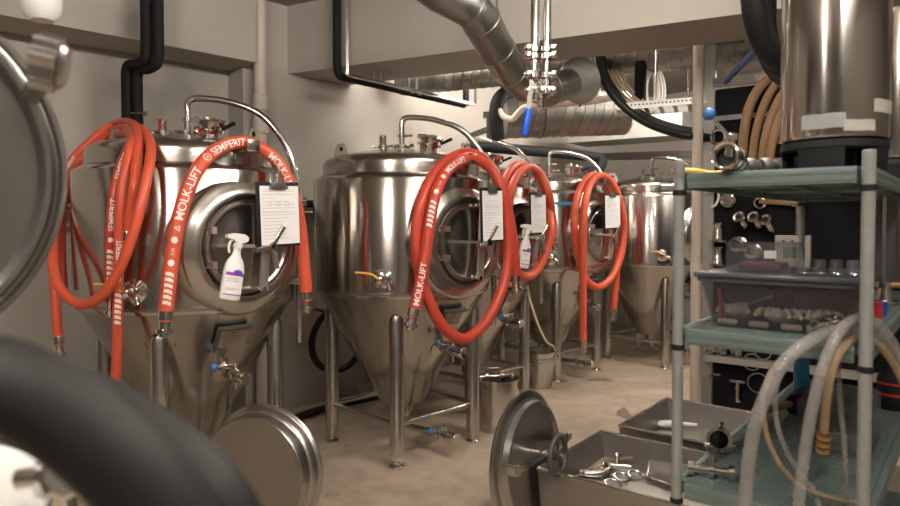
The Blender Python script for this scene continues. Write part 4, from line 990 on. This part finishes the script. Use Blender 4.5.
# black U shaped hanger with its steel channel
a, b = at(337, 75, 4.95), at(466, 106, 6.2); zz = (a.z+b.z)/2; a.z = b.z = zz
o = thing('pipe_hanger', 'black insulated pipe and steel channel bent in a U below the beam', 'pipe', a)
top = V((a.x, a.y, CEIL)); bt = V((b.x, b.y, CEIL))
part('insulated_pipe', MB().tube([top, a+V((0, 0, .12)), *spline([a+V((0, 0, .12)), a+V((.005, .01, .03)), a.lerp(b, .03), a.lerp(b, .1)], 5)[1:], b-(b-a).normalized()*.03], .03, 14), M['black'], o, world=True)
part('insulated_pipe', MB().tube([b, bt], .03, 14), M['black'], o, world=True)
e = V((.085, -.035, 0))
part('steel_channel', MB().bar(top+e, a+e, .022, .022, (0, 1, 0)).bar(a+e, b+e, .022, .022).bar(b+e, bt+e, .022, .022, (0, 1, 0)), M['steel'], o, world=True)
for k in (.50, .56):
    q = a.lerp(b, k); part('hanger_strap', MB().cyl(q, V((q.x, q.y, CEIL)), .012, seg=8).box(q, (.08, .06, .03)), M['iron'], o, world=True)
for k in (.17, .22):
    q = a.lerp(b, k)+e; part('thin_rod', MB().cyl(q, V((q.x, q.y, ZBEAM+.005)), .006, seg=8), M['cream'], o, world=True)
# black insulated pipe pair at the left
for k, (xu, xl, yk, yl) in enumerate(((146.5, 126.5, 62, 4.38), (158.5, 137, 66, 4.36))):
    Yu = 4.12; A_ = at(xu, -40, Yu); B_ = at(xu, yk-9, Yu); C_ = at(xl, yk+6, 4.22); E_ = at(xl, 125, 4.22)
    A_.x = B_.x; A_.y = B_.y; E_.x = C_.x; E_.y = C_.y
    C_.z = B_.z-.10
    pts = [A_, B_+V((0, 0, .05))]+spline([B_+V((0, 0, .05)), B_+V((-.003, 0, .0)), B_.lerp(C_, .12)+V((0, 0, -.03)), B_.lerp(C_, .5)-V((0, 0, .01)), B_.lerp(C_, .88)+V((0, 0, .03)), C_+V((0, 0, -.0)), C_-V((0, 0, .06))], 4)[1:]+[E_]
    A_.z = CEIL
    o = single('insulated_pipe', MB().tube(pts, .034, 16), M['black'], ('dog-leg black insulated pipe at the beam, the one closer to the steel drum', 'dog-leg black insulated pipe at the beam, the one ending in a steel clamp')[k], 'pipe', 'twin black pipes at the beam')
    if k == 1: part('pipe_clamp', MB().ring(at(xl, 114, 4.22), (0, 0, 1), .037, .007, 24, 8).bar(at(xl+6, 114, 4.17), at(xl+10, 114, 4.17), .02, .03), M['chrome'], o, world=True)
# stack pipe on the pilaster
c = at(260, 60, 4.95)
o = thing('stack_pipe', 'pale vertical waste pipe with sockets against the pilaster', 'pipe', (c.x, c.y, 0))
part('pipe_run', MB().lathe([(.045, 0), (.045, CEIL)], 24), M['cream'], o)
for yy in (103, 126):
    z = at(260, yy, 4.95).z; part('pipe_socket', MB().lathe([(.046, z-.06), (.057, z-.055), (.057, z-.02), (.052, z), (.057, z+.02), (.057, z+.055), (.046, z+.06)], 24), M['cream'], o)
for z, r, l in ((1.645, .030, 'upper of the two pipes running along the wall behind the fermenters'), (1.575, .018, 'lower of the two pipes running along the wall behind the fermenters')):
    o = single('wall_pipe', MB().cyl(W(-1.0, 4.545, z), W(5.6, 4.545, z), r, seg=14), M['black' if r > .02 else 'steel'], l, 'pipe', 'pipes along the wall')
    for t in (.3, 2.1, 3.4): part('pipe_bracket', MB().ring(W(t, 4.545, z), W(1, 0), r+.004, .006, 18, 6).cyl(W(t, 4.56, z), W(t, 4.84, z), .008), M['steel'], o, world=True)
c = at(338, 340, 5.15)
single('black_hose_coil', MB().tube([c+V((.17*cos(2*pi*j/36), .17*cos(2*pi*j/36)+.02*sin(6*pi*j/36), .24*sin(2*pi*j/36))) for j in range(36)], .026, 10, closed=True), M['blackgloss'], 'black hose loop hanging low on the pilaster behind the second fermenter', 'hose')
hp = c+V((0, 0, .21)); single('hose_peg', MB().cyl(hp+V((.03, -.06, 0)), hp+V((-.30, .34, 0)), .012), M['iron'], 'iron peg on the pilaster carrying the low black hose loop', 'hook')
P = [atz(245, 432, .03), atz(280, 424, .03), atz(312, 412, .03), atz(345, 403, .03), atz(375, 396, .03), atz(420, 388, .03)]
single('black_hose', MB().tube(spline(P, 6), .03, 12), M['blackgloss'], 'black hose lying on the floor behind the fermenter legs', 'hose')
# rectangular duct and grille on the back
a, b = at(568, 143, 7.3), at(682, 149, 6.6)
d = (V((b.x, b.y, 0))-V((a.x, a.y, 0))).normalized(); nn = V((-d.y, d.x, 0)); nn = nn if nn.y > 0 else -nn
zt = at(568, 122, 7.3).z; z0 = a.z
poly = [V((a.x, a.y, 0)), V((b.x, b.y, 0)), V((b.x, b.y, 0))+nn*.5, V((a.x, a.y, 0))+nn*.5]
o = single('box_duct', MB().prism([p.xy[:] for p in poly], z0, zt+.05), M['galvflat'], 'rectangular galvanised duct high behind the distant fermenters', 'duct')
mid = V((a.x, a.y, 0)).lerp(V((b.x, b.y, 0)), .55)
part('joint_flange', MB().bar((mid.x-.01, mid.y-.015, z0-.02), (mid.x-.01, mid.y-.015, zt+.07), .03, .03), M['galv'], o, world=True)
part('hanger_rod', MB().cyl((mid.x, mid.y+.2, zt), (mid.x, mid.y+.2, CEIL), .008), M['iron'], o, world=True)
a, b = at(598, 156, 7.9), at(735, 152, 7.2)
single('cable_ladder', MB().bar(a, b, .05, .06).bar(a+V((.05, .28, 0)), b+V((.05, .28, 0)), .05, .06).bar(a+V((.02, .02, 0)), a+V((.06, .28, 0)), .03, .03), M['galv'], 'grey horizontal rail on the end wall behind the farthest fermenter', 'rail')
# black insulated pipe behind tanks with an elbow, and the black elbow hose and bracket
P = [at(470, 146, 6.6), at(520, 150, 6.8), at(570, 154, 7.0), at(592, 157, 7.1)]
single('insulated_pipe', MB().tube(spline(P+[at(602, 160, 7.1), at(598, 170, 7.0), at(588, 172, 7.0)], 5), .055, 14), M['black'], 'horizontal black insulated pipe behind the middle fermenters ending in a bend', 'pipe')
P = [at(498, 140, 5.65), at(496, 112, 5.65), at(500, 98, 5.7), at(510, 92, 5.8), at(530, 92, 5.9)]
single('black_pipe', MB().tube(spline(P, 6), .06, 14), M['black'], 'black elbow pipe coming down beside the short fat duct', 'pipe')
a = at(490, 115, 5.8); b = at(490, 142, 5.8)
single('wall_bracket', MB().bar(a, b, .06, .04, (0, 1, 0)).bar(a+V((-.06, 0, 0)), a+V((.08, 0, 0)), .06, .05).bar(b, b+V((.1, 0, .12)), .03, .03).bar(a.lerp(b, .5), a.lerp(b, .5)+V((-.16, .5, 0)), .04, .04), M['iron'], 'black wall bracket between the steel pipes and the bright wall', 'bracket')
# white waste pipe with a trap and tee
YW = 5.5
P = [at(499, 110, 5.62), at(503, 116, 5.6), at(512, 119, 5.55), at(520, 111, 5.52), at(528, 107, 5.5), at(560, 104, YW), at(585, 102, YW)]
o = thing('waste_pipe', 'white plastic waste pipe with a trap bend and tee under the ducts', 'pipe', P[3])
part('pipe_run', MB().tube(spline(P, 6), .027, 14), M['pvc'], o, world=True)
part('pipe_tee', MB().cyl(at(582, 102, YW), at(612, 97, YW), .034).cyl(at(594, 100, YW), at(597, 88, YW), .033).cyl(at(596, 92, YW), at(597, 66, YW), .027), M['pvc'], o, world=True)
part('pipe_clip', MB().ring(at(580, 102, YW), (1, 0, 0), .034, .008, 20, 6).cyl(at(580, 99, YW), at(580, 66, YW), .005), M['iron'], o, world=True)
# cable tray
a, b = at(618, 107, 4.95), at(700, 100, 4.75); b = b+(b-a)*.05
o = thing('cable_tray', 'white perforated cable tray hung under the long spiral duct', 'cable tray', a)
part('tray_side', MB().bar(a, b, .012, .05), M['tray'], o, world=True)
e = V((.12, .30, 0)); part('tray_side', MB().bar(a+e, b+e, .012, .05), M['tray'], o, world=True)
mb = MB()
for k in range(7): q = a.lerp(b, k/6)+V((0, 0, -.02)); mb.bar(q, q+e, .03, .01)
part('tray_rung', mb, M['tray'], o, world=True)
mb = MB()
for k in range(22): q = a.lerp(b, (k+.5)/22)+V((0, -.0075, .004)); mb.bar(q-(b-a).normalized()*.007, q+(b-a).normalized()*.007, .002, .012)
part('tray_slots', mb, M['iron'], o, world=True)
part('tray_hanger', MB().cyl(a.lerp(b, .45), V((*a.lerp(b, .45).xy, CEIL)), .007, seg=8).cyl(a.lerp(b, .8)+e, V((*(a.lerp(b, .8)+e).xy, CEIL)), .007, seg=8), M['steel'], o, world=True)
# cables
rnd = random.Random(8)
for k in range(4):
    f = 1.6*k
    P = [at(596+f*1.3, 52, 5.0+.1*k), at(603+f, 78, 4.97+.08*k), at(617+f, 100, 4.95+.05*k), at(640+f, 119-f*.6, 4.9+.05*k), at(668, 131-f, 4.8+.05*k), at(700, 137-f, 4.72+.05*k), at(760, 141-f, 4.9+.05*k)]
    single('black_cable', MB().tube(spline(P, 6), .030, 12), M['blackgloss'], ('lowest cable of the black bundle sagging below the white tray', 'second cable up in the black bundle below the white tray', 'third cable up in the black bundle below the white tray', 'topmost cable of the black bundle below the white tray')[k], 'cable', 'black cables sagging under the tray')
for k in range(5):
    P = [at(604+4*k, 70, 5.2), at(611+4*k, 84, 5.15), at(622+4.2*k, 97, 5.08), at(634+4*k, 106, 5.02)]
    single('cream_cable', MB().tube(spline(P, 5), .009, 8), M['cablec'], ('cream cable closest to the black bundle dropping into the tray', 'second cream cable from the black bundle dropping into the tray', 'third cream cable from the black bundle dropping into the tray', 'fourth cream cable from the black bundle dropping into the tray', 'cream cable farthest from the black bundle dropping into the tray')[k], 'cable', 'cream cables dropping into the tray')
c = at(653, 90, 5.15); 
for k in range(4): single('white_cable_coil', MB().tube([c+V((-.03+.02*k, .01*k, 0))+V((.10*cos(2*pi*j/28)*(.62+.08*k), .05*cos(2*pi*j/28), .165*sin(2*pi*j/28))) for j in range(28)], .012, 8, closed=True), M['cablew'], ('outer turn of white cable hung over the tray, next to the black stub', 'second turn of white cable hung over the tray', 'third turn of white cable hung over the tray', 'last turn of white cable hung over the tray, farthest from the black stub')[k], 'cable', 'white cable turns over the tray')
a, b = at(641, 62, 5.1), at(640, 101, 5.1); single('insulated_stub', MB().cyl(a, b, .045), M['black'], 'short upright black insulated pipe between cream and white cables', 'pipe')
# bright lintel box behind the tray
a, b = at(640, 97, 5.9), at(750, 90, 5.2); d = (b-a).normalized()
# black coil and blue hose at upper right
c = at(782, -4, 2.55)
for k in range(3):
    single('black_hose_coil', MB().tube([c+V((.05*k, .07*k, -.015*k))+V((.155*cos(2*pi*j/40), .10*cos(2*pi*j/40), .245*sin(2*pi*j/40))) for j in range(40)], .046, 12, closed=True), M['blackgloss'], ('front loop of the black hose coil high beside the fat canister', 'middle loop of the black hose coil high beside the fat canister', 'rear loop of the black hose coil high beside the fat canister')[k], 'hose', 'black hose loops hung high')
hk = V((c.x+.03, c.y+.05, c.z+.22)); single('coil_hook', MB().cyl(hk+V((0, 0, -.01)), V((hk.x, hk.y, CEIL)), .008).cyl(hk+V((-.06, -.1, -.02)), hk+V((.1, .12, -.02)), .010), M['iron'], 'dark hook from the ceiling carrying the black hose coil', 'hook')
P = [at(726, 82, 3.9), at(738, 68, 3.6), at(752, 55, 3.2), at(766, 38, 2.9), at(772, 10, 2.7), at(768, -30, 2.65)]
single('blue_hose', MB().tube(spline(P, 6), .018, 10), M['bluehose'], 'dark blue hose rising behind the black hose coil', 'hose')
# white vessel at the top of the left edge
c = at(42, 8, 3.0); o = single('white_vessel', MB().lathe([(0, 0), (.05, .006), (.075, .03), (.085, .07), (.085, .45), (.07, .49), (0, .50)], 32, Matrix.Translation((c.x, c.y, at(42, 22, 3.0).z))), M['white'], 'white round bottomed vessel hanging above the steel drum', 'vessel')
part('hanger_rod', MB().cyl((c.x, c.y, at(42, 22, 3.0).z+.45), (c.x, c.y, CEIL), .012), M['steel'], o, world=True)

# ================================================================== FOREGROUND
# large drum whose curved end fills the left edge
def drum(c, ax, r, L_, label, name, face):
    ax = V(ax).normalized(); o = thing(name, label, 'drum', V((c.x-ax.x*L_*.5, c.y-ax.y*L_*.5, 0)))
    pr = [(0, -.012), (r*.5, -.014), (r*.84, -.026), (r*.865, -.024), (r*.885, -.004), (r*.90, .002), (r*.925, .003), (r*.935, -.002), (r*.945, -.014), (r*.96, -.016), (r*.975, -.008), (r*.99, -.008), (r, -.018), (r, -.055), (r*.985, -.065), (r*.985, -L_), (0, -L_)]
    part('drum_shell', MB().ax(c, ax, pr, 72), M['lid'], o, world=True)
    return o, ax
c = at(-192, 165, .95); ax = V((.55, -.83, .0)).normalized()
o, ax = drum(c-ax*.01, ax, .325, .38, 'blurred steel drum with a knurled nut on its rim, filling the left edge', 'steel_drum', True)
for s in (-.10, -.30):
    q = c+ax*s; part('saddle_leg', MB().bar((q.x, q.y, 0), (q.x, q.y, c.z-.30), .05, .05, (0, 1, 0)), M['steel'], o, world=True)
k = at(52, 64, .93); kd = V((.72, -.25, .0)).normalized()
pr = [(0, -.06), (.018, -.06), (.018, -.012)]
kx, ky = frame(V((.90, .36, -.18)).normalized()); kz = V((.90, .36, -.18)).normalized()
KM = Matrix(((kx.x, ky.x, kz.x, k.x), (kx.y, ky.y, kz.y, k.y), (kx.z, ky.z, kz.z, k.z), (0, 0, 0, 1)))
lob = [((.037+.0035*cos(8*2*pi*j/64))*cos(2*pi*j/64), (.037+.0035*cos(8*2*pi*j/64))*sin(2*pi*j/64)) for j in range(64)]
mb = MB().prism(lob, -.022, .010, KM).ax(k, kz, [(.03, .009), (.033, .012), (.028, .018), (0, .018)], 24)
part('knurled_nut', mb, M['lid'], o, world=True, ang=30)
rp = (k-c)-ax*(k-c).dot(ax); rp = c+rp.normalized()*.30-ax*.04
part('nut_stud', MB().cyl(rp, k, .016, seg=14), M['steel'], o, world=True)
c2 = at(-45, 545, .70); ax2 = V((.70, -.66, .25)).normalized()
o, ax2 = drum(c2, ax2, .125, .30, 'pale faced steel drum with a clamp at the lower corner under the black hose', 'steel_drum', True)
part('glare_face', MB().ax(c2, ax2, [(0, .042), (.065, .037), (.104, .021), (.104, .016), (0, .034)], 48), M['white'], o, world=True, label='end face painted white for reflected light')  # steel end face coloured white to paint in the light it reflects
q = c2-ax2*.15; part('saddle_leg', MB().bar((q.x, q.y, 0), (q.x, q.y, c2.z-.12), .05, .05, (0, 1, 0)), M['steel'], o, world=True)
k2 = at(66, 474, .68)
part('clamp_nut', MB().ax(k2, (.7, -.6, .3), [(0, -.035), (.022, -.035), (.026, -.03), (.026, .0), (.022, .004), (0, .004)], 10).cyl(k2-V((.05, 0, .005)), k2, .010).cyl(k2-V((.02, 0, .05)), k2-V((.0, 0, .0)), .009), M['chrome'], o, world=True, ang=20)
# black hose crossing close to the camera
YH = .48
P = [at(-60, 372, YH), at(0, 383, YH), at(50, 405, YH), at(100, 443, YH), at(140, 482, YH), at(168, 522, YH), at(194, 580, YH)]
single('black_hose', MB().tube(spline(P, 8), .0335, 24), M['blackhose'], 'thick blurred black hose crossing in front of the steel drums', 'hose', 'black hoses close up')
P = [at(20, 395, .56), at(80, 408, .56), at(130, 436, .55), at(178, 470, .54), at(216, 512, .53), at(244, 580, .53)]
single('black_hose', MB().tube(spline(P, 8), .033, 24), M['blackhose'], 'second blurred black hose showing behind the lower end of the thick one', 'hose', 'black hoses close up')

# ================================================================== LIGHT
WARM = (1.0, .925, .83)
M['tubelamp'] = mat('fluorescent tube', (.9, .9, .9), .5, emit=(WARM, 100))
def lamp(x, y, watts, label, deg=45):
    z = CEIL-.16; d = V((cos(R(deg)), sin(R(deg)), 0)); L_ = 1.2; rr = .022
    o = thing('ceiling_lamp', label, 'ceiling lamp', (x, y, CEIL-.1), 0, 'fluorescent ceiling lamps')
    part('lamp_housing', MB().bar(V((x, y, CEIL-.06))-d*.64, V((x, y, CEIL-.06))+d*.64, .09, .10, (0, 0, 1), .01).cyl(V((x, y, z))-d*.6, V((x, y, z+.05))-d*.6, .02).cyl(V((x, y, z))+d*.6, V((x, y, z+.05))+d*.6, .02), M['white'], o, world=True)
    m = M['tubelamp'].copy(); m.node_tree.nodes['Principled BSDF'].inputs['Emission Strength'].default_value = watts/(pi*2*pi*rr*L_)
    part('lamp_tube', MB().cyl(V((x, y, z))-d*.6, V((x, y, z))+d*.6, rr, seg=16), m, o, world=True)
lamp(-1.35, -.1, 120, 'fluorescent ceiling lamp over the aisle behind the steel drums')
lamp(.9, .3, 60, 'fluorescent ceiling lamp over the aisle beside the shelving unit')
lamp(.9, 2.3, 85, 'fluorescent ceiling lamp over the open floor between fermenters and troughs')
lamp(.1, 5.75, 50, 'fluorescent ceiling lamp behind the cross beam over the middle fermenters')
lamp(2.9, 5.3, 80, 'fluorescent ceiling lamp behind the black fittings board')
lamp(1.75, 6.1, 55, 'fluorescent ceiling lamp behind the cross beam near the end wall')
w = bpy.data.worlds.new('World'); bpy.context.scene.world = w; w.use_nodes = True
w.node_tree.nodes['Background'].inputs[0].default_value = (.5, .45, .4, 1); w.node_tree.nodes['Background'].inputs[1].default_value = .02
# ================================================================== CAMERA
cam = bpy.data.cameras.new('Camera'); co = bpy.data.objects.new('Camera', cam); COL.objects.link(co)
co.location = EYE; co.rotation_euler = (pi/2-TH, 0, 0)
cam.sensor_width = 36; cam.lens = F*36/900; cam.shift_y = -(253-CY)/900; cam.clip_start = .02
cam.dof.use_dof = True; cam.dof.focus_distance = 3.7; cam.dof.aperture_fstop = 3.2
sc = bpy.context.scene; sc.camera = co
sc.view_settings.view_transform = 'Standard'; sc.view_settings.look = 'None'; sc.view_settings.gamma = 1
sc.view_settings.exposure = 0.7
